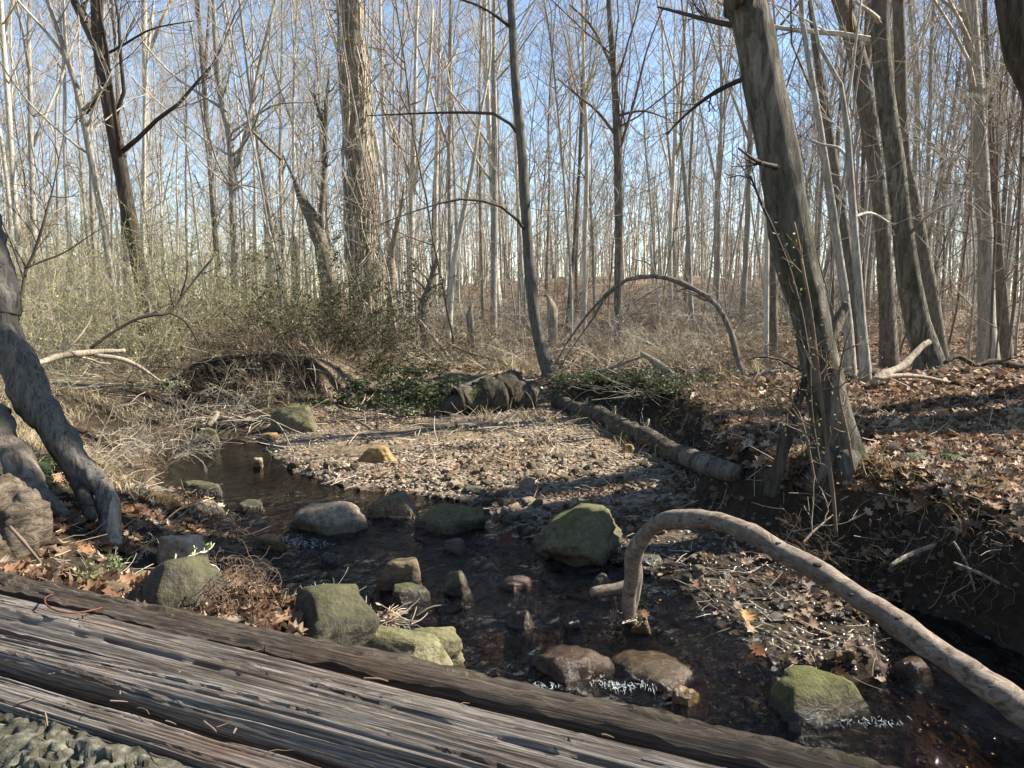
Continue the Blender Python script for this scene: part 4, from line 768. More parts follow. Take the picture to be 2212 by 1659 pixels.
# ------------------------------------------------------------ leaf litter
lobes = np.array([(0, 0), (.10, .12), (.30, .16), (.16, .30), (.42, .42), (.18, .52), (.34, .70), (.12, .74), (0, 1.0)])
oakv = np.array([(x, y-.5) for x, y in lobes] + [(-x, y-.5) for x, y in lobes[1:-1]]); ln = len(lobes)
oakf = []
order_r = list(range(ln)); order_l = [0] + list(range(ln, ln+ln-2)) + [ln-1]
for i in range(1, ln-1): oakf += [(0, order_r[i], order_r[i+1])] if i < ln-1 else []
def leafmesh(kind):
    if kind == 'oak':
        mid = np.array([(0, y-.5) for _, y in lobes]); v = [(0, y-.5, 0) for _, y in lobes]; n = ln
        rv = [(x, y-.5, 0) for x, y in lobes]; lv = [(-x, y-.5, 0) for x, y in lobes]
        V = np.array(v + rv + lv, float); F = []
        for i in range(n-1): F += [(i, n+i, n+i+1), (i, n+i+1, i+1), (i, i+1, 2*n+i+1), (i, 2*n+i+1, 2*n+i)]
        F = [f for f in F]; return V, np.array(F)
    V = np.array([(0, -.5, 0), (.24, -.15, 0), (.2, .2, 0), (0, .5, 0), (-.2, .2, 0), (-.24, -.15, 0), (0, 0, 0)], float)
    F = np.array([(6, 0, 1), (6, 1, 2), (6, 2, 3), (6, 3, 4), (6, 4, 5), (6, 5, 0)]); return V, F
lpal = np.array([(.6, .46, .33), (.42, .26, .15), (.34, .18, .09), (.50, .36, .24), (.24, .13, .075), (.30, .20, .13), (.46, .31, .20), (.17, .10, .065)])
def leaves(mb, x, y, z, slo, shi, kind, pal_=lpal, tilt=.5, lift=.02, curl=.5, squash=1.):
    V0, F = leafmesh(kind); m = len(x); s = rng.uniform(slo, shi, m)
    for k in range(6):
        q = np.arange(m) % 6 == k; n = q.sum()
        if not n: continue
        cu = rng.uniform(.1, 1)*curl; v = V0.copy(); v[:, 2] = cu*(np.abs(v[:, 0])*1.0) + rng.uniform(-.4, .6)*curl*v[:, 1]**2 + .04*np.sin(v[:, 1]*9+k)
        a = rng.uniform(0, 6.28, n); tx = rng.normal(0, tilt, n); ty = rng.normal(0, tilt, n)
        ca, sa = np.cos(a), np.sin(a); cx, sx = np.cos(tx), np.sin(tx); cy, sy = np.cos(ty), np.sin(ty); o = np.zeros(n); i1 = np.ones(n)
        Rx = np.stack([np.stack([i1, o, o], -1), np.stack([o, cx, -sx], -1), np.stack([o, sx, cx], -1)], 1)
        Ry = np.stack([np.stack([cy, o, sy], -1), np.stack([o, i1, o], -1), np.stack([-sy, o, cy], -1)], 1)
        Rz = np.stack([np.stack([ca, -sa, o], -1), np.stack([sa, ca, o], -1), np.stack([o, o, i1], -1)], 1)
        Mx = Ry@Rx@Rz; VV = np.einsum('nij,vj->nvi', Mx, v)*s[q][:, None, None] + np.stack([x[q], y[q], z[q] + lift*rng.random(n) + .01], -1)[:, None]
        FF = F[None] + (np.arange(n)*len(v))[:, None, None]
        c = pal_[rng.integers(0, len(pal_), n)]*rng.uniform(.4, .95, (n, 1)); mb.add(VV, FF.reshape(-1, 3), np.repeat(c, len(v), 0))
mb = MB()
bank = lambda x, y, z, d, wb, l, s, g: (d > .15)*(x > .3)*np.clip(1.1-wb*2.2, 0, 1)*np.where((d < .34) & (rng.random(len(d)) < .75), 0, 1)
x, y, z = scatter_ground(15000, (.2, .78), (2.3, 7), bank); leaves(mb, x, y, z, .05, .115, 'oak')
x, y, z = scatter_ground(26000, (-.1, .78), (6.5, 30), lambda x, y, z, d, wb, l, s, g: (d > .1)*l*(1-wb)); leaves(mb, x, y, z, .07, .15, 'plain')
x, y, z = scatter_ground(9000, (-.75, .45), (3., 11), lambda x, y, z, d, wb, l, s, g: (d > .0)*(.10*wb + .5*(1-wb)*(x < 0))*sstep(-.1, .4, n2(x, y, 1.6, 3, 21))); leaves(mb, x, y, z, .04, .09, 'oak')
x, y, z = scatter_ground(9000, (-.05, .55), (2.6, 6), lambda x, y, z, d, wb, l, s, g: (d > -.04)*wb*.6*sstep(-.1, .5, n2(x, y, 1.9, 3, 23))); leaves(mb, x, y, z, .03, .07, 'oak', lpal*.65)
x, y, z = scatter_ground(7000, (-.78, -.3), (1.6, 5), lambda x, y, z, d, wb, l, s, g: (d > .02)*.85*sstep(-.45, .25, n2(x, y, 1.8, 3, 27))); leaves(mb, x, y, z, .035, .10, 'oak', lpal*np.array([1., .95, .9]))
x, y, z = scatter_ground(20000, (-.5, .3), (5., 10.5), lambda x, y, z, d, wb, l, s, g: (d > .1)*wb*.8*sstep(-.3, .3, n2(x, y, 1.1, 3, 29))); leaves(mb, x, y, z, .02, .055, 'plain', lpal*.75)
tag(part('leaf_litter', mb, M['leaf'], None, colors=True, smooth=False), 'brown fallen leaves covering banks and gravel', 'leaf litter', kind='stuff')
# twiggy litter
mb = MB(); x, y, z = scatter_ground(5000, (-.75, .75), (2.4, 13), lambda x, y, z, d, wb, l, s, g: (d > .0)*.6)
m = len(x); a = rng.uniform(0, 6.28, m); D = np.stack([np.cos(a), np.sin(a), rng.normal(0.1, .25, m)], -1); L = rng.uniform(.012, .05, m)*y
C = grow(np.stack([x, y, z+.015], -1), D, L, 4, .15, -.02); C[..., 2] = np.maximum(C[..., 2], hgrid(C[..., 0], C[..., 1])+.006); tubes(mb, C, rng.uniform(.0003, .0008, (m, 1))*y[:, None]*np.array([1, .9, .8, .6]), 4)
tag(part('twig_litter', mb, M['twig_pale'], None), 'small dead twigs strewn over banks and gravel', 'twigs', kind='stuff')
# dry grass on the banks
gpal = np.array([(.46, .36, .22), (.38, .29, .17), (.30, .24, .14), (.56, .46, .30), (.42, .35, .2)])
def blades(mb, x, y, z, lo, hi, wd, droop, pal_=gpal, per=9, spread=.05, dirb=None):
    m = len(x)*per; x = np.repeat(x, per)+rng.normal(0, spread, m); y = np.repeat(y, per)+rng.normal(0, spread, m); z = hgrid(x, y)
    a = rng.uniform(0, 6.28, m); L = rng.uniform(lo, hi, m); D = np.stack([np.cos(a)*.55, np.sin(a)*.55, np.ones(m)], -1)
    if dirb is not None: D = D + np.array(dirb)
    C = grow(np.stack([x, y, z-.01], -1), D, L, 5, .12, -droop); sd_ = np.stack([-np.sin(a), np.cos(a), np.zeros(m)], -1)*wd
    t = np.array([1, .9, .7, .45, .08]); A = C + sd_[:, None]*t[:, None]; B = C - sd_[:, None]*t[:, None]
    V = np.stack([A, B], 2).reshape(m, 10, 3); F = np.array([(2*i, 2*i+1, 2*i+3, 2*i+2) for i in range(4)])[None] + (np.arange(m)*10)[:, None, None]
    c = pal_[rng.integers(0, len(pal_), m)]*rng.uniform(.75, 1.1, (m, 1)); mb.add(V, F.reshape(-1, 4), np.repeat(c, 10, 0))
mb = MB()
x, y, z = scatter_ground(1500, (-.75, -.30), (3.4, 8), lambda x, y, z, d, wb, l, s, g: (d > .45)*(1-wb)*.9*sstep(-.25, .25, n2(x, y, 1.2, 2, 31))); blades(mb, x, y, z, .1, .32, .0028, .34, per=14)
x, y, z = scatter_ground(1100, (-.35, .35), (8.5, 18), lambda x, y, z, d, wb, l, s, g: (d > .1)*(1-wb)*.7*sstep(-.2, .3, n2(x, y, .8, 2, 33))); blades(mb, x, y, z, .2, .5, .006, .18, per=12, spread=.1)
x, y, z = scatter_ground(500, (.25, .75), (3.2, 9), lambda x, y, z, d, wb, l, s, g: (d > .02)*(1-wb)*.5*sstep(0, .4, n2(x, y, 1.5, 2, 35))); blades(mb, x, y, z, .08, .25, .003, .2, per=10, pal_=gpal*np.array([.7, .8, .6]))
x, y, z = scatter_ground(160, (-.1, .25), (6, 9), lambda x, y, z, d, wb, l, s, g: wb*.6); blades(mb, x, y, z, .08, .2, .003, .2, per=12)
tag(part('dry_grass', mb, M['straw'], None, colors=True, smooth=False), 'dry straw-coloured grass on the stream banks', 'grass', kind='stuff')

# ------------------------------------------------------------ shrubs and thicket
def leafdots(mb, Pn, per, lo, hi, pal_):
    N_, n, _ = Pn.shape; m = N_*per; i = np.repeat(np.arange(N_), per); t = rng.uniform(.2, 1, m)*(n-1); k = np.clip(t.astype(int), 0, n-2); f = (t-k)[:, None]
    p = Pn[i, k]*(1-f)+Pn[i, k+1]*f; a = unit(rng.normal(size=(m, 3))); b = unit(np.cross(a, rng.normal(size=(m, 3)))); s = rng.uniform(lo, hi, m)[:, None]
    V = np.stack([p, p+a*s*.5+b*s*.28, p+a*s, p+a*s*.5-b*s*.28], 1); F = np.arange(m*4).reshape(m, 4); c = pal_[rng.integers(0, len(pal_), m)]*rng.uniform(.6, 1.2, (m, 1)); mb.add(V, F, np.repeat(c, 4, 0))
budpal = np.array([(.24, .25, .09), (.30, .29, .12), (.18, .2, .06), (.33, .29, .15)]); evpal = np.array([(.06, .08, .025), (.085, .105, .035), (.04, .055, .018), (.12, .13, .05)])
def shrub(nst, H, spread, up, per2, per3, per4, leafper, leafs, pal_, r0=.011, ell=1.):
    sb, lb = MB(), MB(); a = rng.uniform(0, 6.28, nst); rr = spread*.35*np.sqrt(rng.random(nst)); S = np.stack([np.cos(a)*rr*ell, np.sin(a)*rr, np.full(nst, -.15)], -1)
    D = np.stack([np.cos(a)*spread/H*.9*ell, np.sin(a)*spread/H*.9, np.ones(nst)], -1) + rng.normal(0, .25, (nst, 3)); L = H*rng.uniform(.6, 1.25, nst)
    C1 = grow(S, D, L, 9, .13, up); R1 = r0*rng.uniform(.6, 1.2, (nst, 1))*np.linspace(1, .3, 9); tubes(sb, C1, R1, 4)
    C2, R2 = children(C1, R1, per2, .15, 1, .4, 1.1, lambda L, t: L*.4*rng.uniform(.5, 1.1, len(t)), 6, .2, -.02, .6, .0035); tubes(sb, C2, R2, 3)
    C3, R3 = children(C2, R2, per3, .15, 1, .4, 1.1, lambda L, t: L*.5*rng.uniform(.5, 1.1, len(t)), 4, .25, -.02, .7, .0026); tubes(sb, C3, R3, 3)
    if leafper: leafdots(lb, C3, leafper, *leafs, pal_); leafdots(lb, C2, leafper, *leafs, pal_)
    return sb, lb
thick = []
for k in range(5):
    sb, lb = shrub(16, 2.3, 1.5, -.03, 6, 4, 0, 3, (.015, .035), budpal*1.6, .007); thick.append((sb.mesh('stems'), lb.mesh('buds', colors=True, smooth=False)))
tang = []
for k in range(3):
    sb, lb = shrub(20, 1.2, 1.3, -.1, 6, 4, 0, 1, (.012, .025), budpal, .008); tang.append((sb.mesh('stems'), lb.mesh('buds', colors=True, smooth=False)))
ever = []
for k in range(3):
    sb, lb = shrub(26, 1.5, 1.2, -.07, 8, 5, 0, 7, (.022, .042), evpal, .009); ever.append((sb.mesh('stems'), lb.mesh('leaves', colors=True, smooth=False)))
mound = []
for k in range(3):
    sb, lb = shrub(22, 1.2, 1.3, -.13, 7, 5, 0, 5, (.05, .09), evpal*1.15, .008); mound.append((sb.mesh('stems'), lb.mesh('leaves', colors=True, smooth=False)))
def put_shrub(name, label, pm, x, y, s, sm, group=None, cat='shrub', leafname='buds', sz=1., z=None):
    o = thing(name, label, cat, (x, y, hz(x, y) if z is None else z), group); o.scale = (s, s, s*sz); o.rotation_euler = (0, 0, random.uniform(0, 6.28))
    tag(mlink('stems', pm[0], sm, o), kind='stuff'); tag(mlink(leafname, pm[1], 'green', o), kind='stuff'); return o
n = 0
for k in range(400):
    y = random.uniform(8.6, 18); u = random.uniform(-.76, -.24); x = u*y
    if u > -.46 and y < 11.8: continue
    if not free(x, y, .75): continue
    put_shrub('thicket_shrub', 'tangled leafless shrub with pale green buds in the thicket on the left', random.choice(thick), x, y, random.uniform(.7, 1.1)*(.5+.045*y), random.choice(['twig_pale', 'twig_olive', 'twig_olive']), 'shrubs of the left thicket'); n += 1
    if n >= 38: break
n = 0
for k in range(400):
    y = random.uniform(10.5, 19); u = random.uniform(-.28, .30); x = u*y
    if not free(x, y, .9): continue
    put_shrub('brush_clump', 'low pale tangled brush in the middle behind the gravel bar', random.choice(tang), x, y, random.uniform(.7, 1.15), random.choice(['twig_pale', 'twig_brown', 'twig_grey']), 'brush behind the gravel bar'); n += 1
    if n >= 44: break
n = 0
for k in range(300):
    y = random.uniform(9, 18); u = random.uniform(.3, .74); x = u*y
    if not free(x, y, .8): continue
    put_shrub('brush_clump', 'low dark tangled brush under the right bank trees', random.choice(tang), x, y, random.uniform(.45, .8), 'twig_brown', 'brush under the right bank trees'); n += 1
    if n >= 20: break
for x, y, q in put_later: put_shrub('understory_shrub', 'leafless understory shrub low among the far trunks on the slope', random.choice(tang), x, y, q, random.choice(['twig_brown', 'twig_grey']), 'understory shrubs on the slope')
for x_, y_, s_, lb in ((690, 800, 1.25, 'large evergreen honeysuckle bush left of the vine covered trunk foot'), (790, 800, .95, 'evergreen bush crowding the foot of the vine covered trunk')):
    p = W(x_, y_, 11.2); put_shrub('evergreen_bush', lb, ever[0], p[0], p[1], s_, 'twig_brown', None, 'bush', 'leaves')
for x_, Y_, s_, lb in ((500, 9.15, .5, 'low bramble sprawling down the far cut bank'), (600, 9.2, .5, 'dry bramble hanging beside the far olive boulder'), (430, 9.3, .55, 'bramble spilling over the left end of the cut bank'), (640, 10.8, .85, 'brown twiggy bush overhanging the far cut bank'), (560, 10.4, .7, 'low twiggy bush above the dark hollow of the cut bank'), (740, 10.6, .7, 'twiggy bush with few green leaves between cut bank and evergreen mound')):
    p = W(x_, 800, Y_); put_shrub('twiggy_bush', lb, tang[1], p[0], p[1], s_*1.2, 'twig_brown', None, 'bush')
for x_, Y_, s_, sz, lb in ((850, 9.5, .8, .6, 'dark evergreen mound left of the rotten log'), (925, 9.0, .6, .65, 'dark green leafy mound hanging over the rotten log end'), (800, 9.9, .6, .7, 'small evergreen mound beneath the honeysuckle bush')):
    p = W(x_, 850, Y_); put_shrub('evergreen_mound', lb, mound[1], p[0], p[1], s_*1.1, 'twig_dark', None, 'bush', 'leaves', sz)
for x_, Y_, s_, lb in ((1350, 8.6, .42, 'shaded green vine mat right of the leaning tree foot'), (1430, 7.8, .42, 'shaded green vine mat above the mossy fallen log'), (1500, 7.4, .36, 'shaded green vine mat under the V-shaped limb'), (1250, 9.0, .36, 'green vine tangle over the leaning tree roots')):
    p = W(x_, 880, Y_); put_shrub('vine_mat', lb, mound[2], p[0], p[1], s_, 'twig_dark', None, 'vine', 'leaves', .55)
for x_, Y_, s_, lb in ((300, 6.6, .55, 'dry bramble tangle over the grassy left bank'), (420, 8.4, .6, 'dry bramble tangle at the head of the pool'), (150, 5.8, .5, 'dry bramble tangle behind the leaning dead trunk'), (520, 8.9, .5, 'bramble tangle beneath the far cut bank'), (360, 7.4, .5, 'bramble tangle on the slope above the pool')):
    p = W(x_, 850, Y_); put_shrub('bramble_tangle', lb, tang[2], p[0], p[1], s_, 'twig_pale', None, 'bramble')
for x_, Y_, s_, lb in ((1690, 4.0, .28, 'budding twig tuft at the left foot of the beech'), (1790, 3.85, .26, 'budding twig tuft in front of the beech foot'), (1560, 5.6, .4, 'dark twig tangle in the hollow left of the beech'), (1620, 6.2, .45, 'dark twig tangle behind the leaning dead limb')):
    p = W(x_, 1050, Y_); put_shrub('twig_tuft', lb, tang[0], p[0], p[1], s_, 'twig_brown', None, 'shrub')
# saplings with buds in front of the beech
for k, (lb, pts, Y, dY) in enumerate((
  ('thin knobbly sapling standing right in front of the beech trunk', [(1806, 1160, 9), (1800, 1080, 9), (1785, 950, 8), (1770, 830, 8), (1755, 700, 7), (1735, 580, 6), (1715, 480, 4)], 3.75, .2),
  ('thin bent twig stem beside the knobbly sapling', [(1845, 1020, 6), (1828, 930, 6), (1812, 840, 5), (1822, 760, 4), (1840, 700, 3)], 3.8, .1),
  ('arching bare twig over the left side of the beech', [(1760, 1040, 6), (1745, 960, 6), (1720, 880, 5), (1680, 840, 4), (1650, 850, 3)], 3.9, .1),
  ('thin dark vine running up the lower beech trunk', [(1770, 1010, 10), (1752, 880, 9), (1745, 760, 9), (1722, 640, 8), (1690, 540, 7), (1640, 430, 5), (1622, 380, 3)], 3.95, .1))):
    o, s, b = limb('thin_sapling', lb, pts, Y, dY, 'twig_brown' if k != 3 else 'twig_dark', 'sapling', 12, 7, .2, 24, (.08, .3))
    mb = MB(); leafdots(mb, s[None, :, :3] + np.zeros((8, 1, 1)) + rng.normal(0, .05, (8, 1, 3)), 6, .012, .025, budpal*1.3); tag(part('buds', mb, M['green'], o, b, False, True), kind='stuff')
# ferns
def fern(label, x, y, nfr, L):
    p = G(x, y); o = thing('fern', label, 'fern', p)
    for k in range(nfr):
        mb = MB(); a = rng.uniform(0, 6.28); C = grow(p[None] - np.array([0, 0, .02]), np.array([[math.cos(a), math.sin(a), .9]]), np.array([L*rng.uniform(.7, 1.1)]), 16, .04, -.12)[0]
        tubes(mb, C[None], np.linspace(.003, .001, 16)[None], 4, 0, (.1, .09, .03)); T = unit(np.gradient(C, axis=0)); s = unit(np.cross(T, [0, 0, 1.]))
        for i in range(2, 16):
            w_ = L*.17*math.sin(math.pi*min(1, (i+2)/18))**.7
            for sg in (-1, 1):
                q = C[i]; e = q + sg*s[i]*w_ + T[i]*w_*.25 - np.array([0, 0, w_*.2]); h = T[i]*L*.022
                mb.add([q-h, q+h, (q+e)/2+h*1.1, e, (q+e)/2-h*1.1], [(0, 1, 2), (0, 2, 4), (4, 2, 3)], evpal[1]*rng.uniform(.7, 1.3)*np.array([.9, 1.15, .9]))
        part('frond', mb, M['green'], o, p, False, True)
fern('green fern growing beside the leaning dead trunk at the left', 60, 1010, 11, .42); fern('small green fern drooping behind the rough brown trunk', 110, 960, 8, .34)
fern('green fern clump in the leaves on the right bank', 2010, 985, 12, .30); fern('small fern at the right edge of the leafy bank', 2110, 960, 8, .24); fern('fern shoots below the main fern on the right bank', 2050, 1010, 7, .2)
# dangling dry root clumps
def rootclump(label, spots, n_, L):
    b0 = G(*spots[0]); o = thing('root_clump', label, 'roots', b0); mb = MB(); S = []
    hit = [G(*q) for q in spots]
    for k in range(n_):
        p = hit[rng.integers(0, len(spots))] + np.array([rng.normal(0, .05), rng.normal(0, .06), 0]); S.append(np.array([p[0], p[1], hz(p[0], p[1]) + rng.uniform(.02, .14)]))
    S = np.array(S); D = rng.normal(size=S.shape)*np.array([1, 1, .6]) + np.array([.4, -.5, .2]); C = grow(S, D, rng.uniform(.3, 1., len(S))*L, 10, .55, -.22)
    tubes(mb, C, rng.uniform(.0010, .0024, (len(S), 1))*np.linspace(1, .5, 10), 3); tag(part('strands', mb, M['twig_brown'], o, b0), kind='stuff')
rootclump('matted dry grass and roots hanging at the left waterline', [(450, 1130), (480, 1170), (470, 1220), (490, 1270), (420, 1110), (520, 1310), (500, 1340)], 520, .24)
rootclump('tangled fine roots hanging from the left bank into the pool', [(330, 960), (370, 950), (300, 1010), (310, 1040), (380, 940)], 360, .4)
rootclump('dark roots and twigs hanging over the hollow of the far cut bank', [(450, 822), (490, 815), (530, 812), (570, 815), (610, 820), (650, 828), (420, 830)], 520, .55)
rootclump('frayed dry roots under the shaded right bank edge', [(2020, 1190), (2080, 1180), (1900, 1200), (2150, 1210)], 160, .25)
def twigpile(label, x, y, n_, L, sp, zo=.03):
    p = G(x, y); o = thing('twig_pile', label, 'twigs', p); S = p + rng.normal(0, 1, (n_, 3))*np.array([sp, sp*.6, .01]) + np.array([0, 0, zo]); a = rng.uniform(0, 6.28, n_)
    C = grow(S, np.stack([np.cos(a), np.sin(a), rng.normal(0, .2, n_)], -1), rng.uniform(.3, 1, n_)*L, 5, .12, 0); mb = MB(); tubes(mb, C, rng.uniform(.0012, .004, (n_, 1))*np.linspace(1, .6, 5), 4); tag(part('sticks', mb, M['twig_pale'], o, p), kind='stuff')
    mb = MB(); k = max(4, n_//6); q = p + rng.normal(0, 1, (k, 3))*np.array([sp, sp*.6, .01]); leaves(mb, q[:, 0], q[:, 1], q[:, 2] + zo, .03, .07, 'oak'); tag(part('leaves', mb, M['leaf'], o, p, False, True), kind='stuff')
twigpile('drifted twigs and straw caught between the grey boulder and the slab', 825, 1390, 90, .16, .05, .10)
twigpile('dead leaves and twigs heaped on top of the dark grey boulder', 690, 1300, 50, .2, .06, .02)
twigpile('twigs and leaves caught at the foot of the arched limb', 1350, 1350, 50, .07, .035)
twigpile('drift of twigs in front of the rotten log', 1040, 915, 70, .5, .25)
twigpile('drift of sticks on the leaves at the head of the pool', 520, 915, 90, .6, .3, .06)
twigpile('sticks scattered below the V-shaped limb', 1400, 860, 60, .7, .3, .08)
# leafy green sprig at lower left
o, s, b = limb('green_sprig', 'thin bramble stem with small green leaves in front of the mossy boulder', [(225, 1310, 3), (270, 1272, 3), (320, 1245, 3), (380, 1215, 2), (440, 1190, 2)], 2.45, .35, 'twig_pale', 'plant', 5, 5, 0, 16, (.08, .2))
mb = MB(); pts = s[np.linspace(2, 15, 9).astype(int), :3]
for q in pts:
    for j in range(6): d = unit(rng.normal(size=3)); e = unit(np.cross(d, rng.normal(size=3))); z_ = rng.uniform(.012, .024); c0 = q + rng.normal(0, .012, 3); mb.add([c0, c0+d*z_*.5+e*z_*.35, c0+d*z_, c0+d*z_*.5-e*z_*.35], [(0, 1, 2, 3)], np.array([.16, .26, .06])*rng.uniform(.8, 1.2))
tag(part('leaves', mb, M['green'], o, b, False, True), kind='stuff')
for lb, x, y in (('cluster of small green leaves beside the log at lower left', 195, 1268), ('small green leaf tuft left of the mossy boulder', 250, 1240)):
    p = G(x, y); o = thing('leafy_tuft', lb, 'plant', p); mb = MB(); S = np.repeat(p[None], 14, 0); C = grow(S, rng.normal(0, .6, (14, 3)) + np.array([0, 0, 1]), rng.uniform(.05, .14, 14), 5, .2, 0); tubes(mb, C, np.full((14, 5), .001), 3); tag(part('stems', mb, M['twig_pale'], o, p), kind='stuff')
    mb = MB(); leafdots(mb, C, 6, .012, .022, np.array([(.15, .24, .06), (.2, .28, .09)])); tag(part('leaves', mb, M['green'], o, p, False, True), kind='stuff')

# ------------------------------------------------------------ the foreground log
def woodmat(name, dark, mid, light, warm):
    m, t, b = nodes(name); b.inputs['Roughness'].default_value = .85; b.inputs['Specular IOR Level'].default_value = .2
    g1 = noise(t, coords(t, (7, 330, 330)), 1, 8, .7, .3); g2 = noise(t, coords(t, (2.6, 75, 75)), 1, 7, .68, .25); pb = noise(t, coords(t, (2.2, 8, 8)), 1.5, 5, .6)
    c = ramp(t, g1, [(.30, dark), (.47, mid), (.66, light)])
    c = mix(t, .75, c, ramp(t, g2, [(.34, (.22, .19, .17)), (.52, (.75, .72, .7)), (.7, (1.2, 1.2, 1.18))]), 'MULTIPLY')
    c = mix(t, ramp(t, pb, [(.5, BLK), (.7, (.65, .65, .65))]), c, mix(t, 1., c, warm, 'MULTIPLY'))
    lk(t, c, b.inputs['Base Color']); b1 = bump(t, b, g2, .7, .008); bump(t, b, g1, .6, .003, b1); return m
M['wood'] = woodmat('weathered_wood', (.014, .0105, .0085), (.115, .099, .083), (.33, .305, .275), (.7, .48, .36))
M['wood_dark'] = woodmat('dark_rotten_wood', (.010, .008, .006), (.045, .036, .028), (.11, .092, .074), (.9, .7, .5))
def platebark(nm='plated_bark'):
    m, t, b = nodes(nm); b.inputs['Roughness'].default_value = .95; b.inputs['Specular IOR Level'].default_value = .1
    v = coords(t); f = noise(t, v, 45, 8, .72); f2 = noise(t, v, 9, 5, .6)
    c = ramp(t, f, [(.32, (.03, .027, .018)), (.5, (.085, .08, .06)), (.66, (.2, .19, .15))]); c = mix(t, ramp(t, f2, [(.4, BLK), (.65, (.6, .6, .6))]), c, mix(t, 1., c, (.55, .58, .35), 'MULTIPLY'))
    lk(t, c, b.inputs['Base Color']); bump(t, b, f, .9, .006); return m
M['plate'] = platebark()
LA = np.array([-1.2356, 1.2882]); LD = np.array([.9205, -.3907]); LN = np.array([.3907, .9205]); LZ = .58; HW, HH = .37, .31
log = thing('fallen_log', 'huge weathered split log with grey grain and bark crossing the foreground', 'log', (LA[0], LA[1], LZ)); log.rotation_euler = (0, 0, math.atan2(LD[1], LD[0]))
U0, U1 = -1.2, 2.4
def ring(u, ph, off):                      # local log space: x along, y toward the stream
    a = ph; tap = 1 + .03*np.sin(u*1.3)
    y = (HW+off)*np.cos(a)*tap; zz = (HH+off)*np.sin(a)*tap
    return np.stack([u, y, zz], -1)
def strip(p0, p1, lift, edge, nu=420, nv=56, wav=.05, seed=0, gr=.004, round_=.018, crumb=0.):
    u = np.linspace(U0, U1, nu)[:, None]*np.ones((1, nv)); v = np.linspace(0, 1, nv)[None]*np.ones((nu, 1))
    b0 = p0 + wav*n2(u, u*0+seed, .9, 3, seed) + .008*n2(u, u*0, 9, 3, seed+1); b1 = p1 + wav*n2(u, u*0+seed+9, .9, 3, seed+3) + .008*n2(u, u*0, 9, 3, seed+2)
    ph = b0 + (b1-b0)*v
    prof = lift + round_*(1-np.abs(2*v-1)**3.)
    grain = gr*(n2(u*.7, ph*46, 1, 3, seed+4) + .6*n2(u*1.5, ph*120, 1, 2, seed+6)) + .010*n2(u*1.1, ph*9, 1, 2, seed+7)
    crack = -.012*np.maximum(0, 1-np.abs(n2(u*.45, ph*17, 1, 2, seed+11))/.06) - .006*np.maximum(0, 1-np.abs(n2(u*.9, ph*44, 1, 2, seed+13))/.12)
    V = ring(u, ph, prof + grain + crack + crumb*n2(u*26, ph*16, 1, 4, seed+17))
    i = np.arange(nu*nv).reshape(nu, nv); F = np.stack([i[:-1, :-1], i[1:, :-1], i[1:, 1:], i[:-1, 1:]], -1).reshape(-1, 4)
    mb = MB(); mb.add(V.reshape(-1, 3), F)
    for vi, ed, sg in ((0, b0, 1), (-1, b1, -1)):      # side walls down into the cracks
        top = V[:, vi]; wall = np.stack([top, ring(u[:, 0], ph[:, vi], np.full(nu, lift-edge*.5)), ring(u[:, 0], ph[:, vi], np.full(nu, lift-edge))], 1); k = np.arange(nu*3).reshape(nu, 3)
        f = np.stack([k[:-1, :-1], k[1:, :-1], k[1:, 1:], k[:-1, 1:]], -1).reshape(-1, 4); mb.add(wall.reshape(-1, 3), f if vi == -1 else f[:, ::-1])
    return mb
# core
u = np.linspace(U0, U1, 260)[:, None]*np.ones((1, 96)); ph = np.linspace(0, 2*math.pi, 97)[None, :-1]*np.ones((260, 1)); V = ring(u, ph, -.035 + .008*n2(u*1.2, ph*14, 1, 3, 50)); i = np.arange(260*96).reshape(260, 96)
mb = MB(); mb.add(V.reshape(-1, 3), np.stack([i[:-1], i[1:], np.roll(i, -1, 1)[1:], np.roll(i, -1, 1)[:-1]], -1).reshape(-1, 4)); part('core', mb, M['wood_dark'], log)
part('bark_rim', strip(.42, 1.20, .0, .05, seed=3, gr=.007, wav=.02, nv=80, crumb=.004), M['wood_dark'], log)
part('wood_ridge', strip(1.215, 1.545, -.004, .05, seed=12, wav=.012, round_=.012), M['wood'], log)
part('wood_ridge', strip(1.56, 1.71, -.006, .06, seed=27, wav=.014, round_=.012), M['wood'], log)
part('wood_ridge', strip(1.765, 1.93, -.012, .06, seed=41, wav=.014, round_=.012), M['wood'], log)
# lichen edged lip along the far rim
part('bark_lip', strip(1.0, 1.1, .006, .05, nv=20, seed=61, gr=.006, wav=.03, crumb=.006), M['mossbark'], log)
# bark plates on the near side
nu, nv = 460, 120; u = np.linspace(.0, 1.25, nu)[:, None]*np.ones((1, nv)); lo = 1.875 + .35*sstep(1.02, 1.2, u) + .035*n2(u, u*0, 3.2, 3, 71); v = np.linspace(0, 1, nv)[None]*np.ones((nu, 1)); ph = lo + (3.7-lo)*v
sx_, sy_ = u*12 + .8*n2(u, ph, 8, 4, 72), ph*8 + .8*n2(u, ph, 8, 4, 73); ci, cj = np.floor(sx_), np.floor(sy_); d1 = np.full(u.shape, 9.); d2 = np.full(u.shape, 9.)
for a in (-1, 0, 1):
    for b in (-1, 0, 1):
        hx = _h((ci+a).astype(np.int64), (cj+b).astype(np.int64), np.int64(5)); hy = _h((ci+a).astype(np.int64), (cj+b).astype(np.int64), np.int64(9)); dd = np.hypot(ci+a+hx-sx_, (cj+b+hy-sy_)); d2 = np.where(dd < d1, d1, np.minimum(d2, dd)); d1 = np.minimum(d1, dd)
e = np.clip((d2-d1)/.14, 0, 1); plate = sstep(0, 1, e); edgef = sstep(0, .03, v)
off = -.012 + .012*plate*edgef + .006*n2(u, ph, 40, 5, 75) + .010*n2(u*.6, ph, 9, 3, 76)
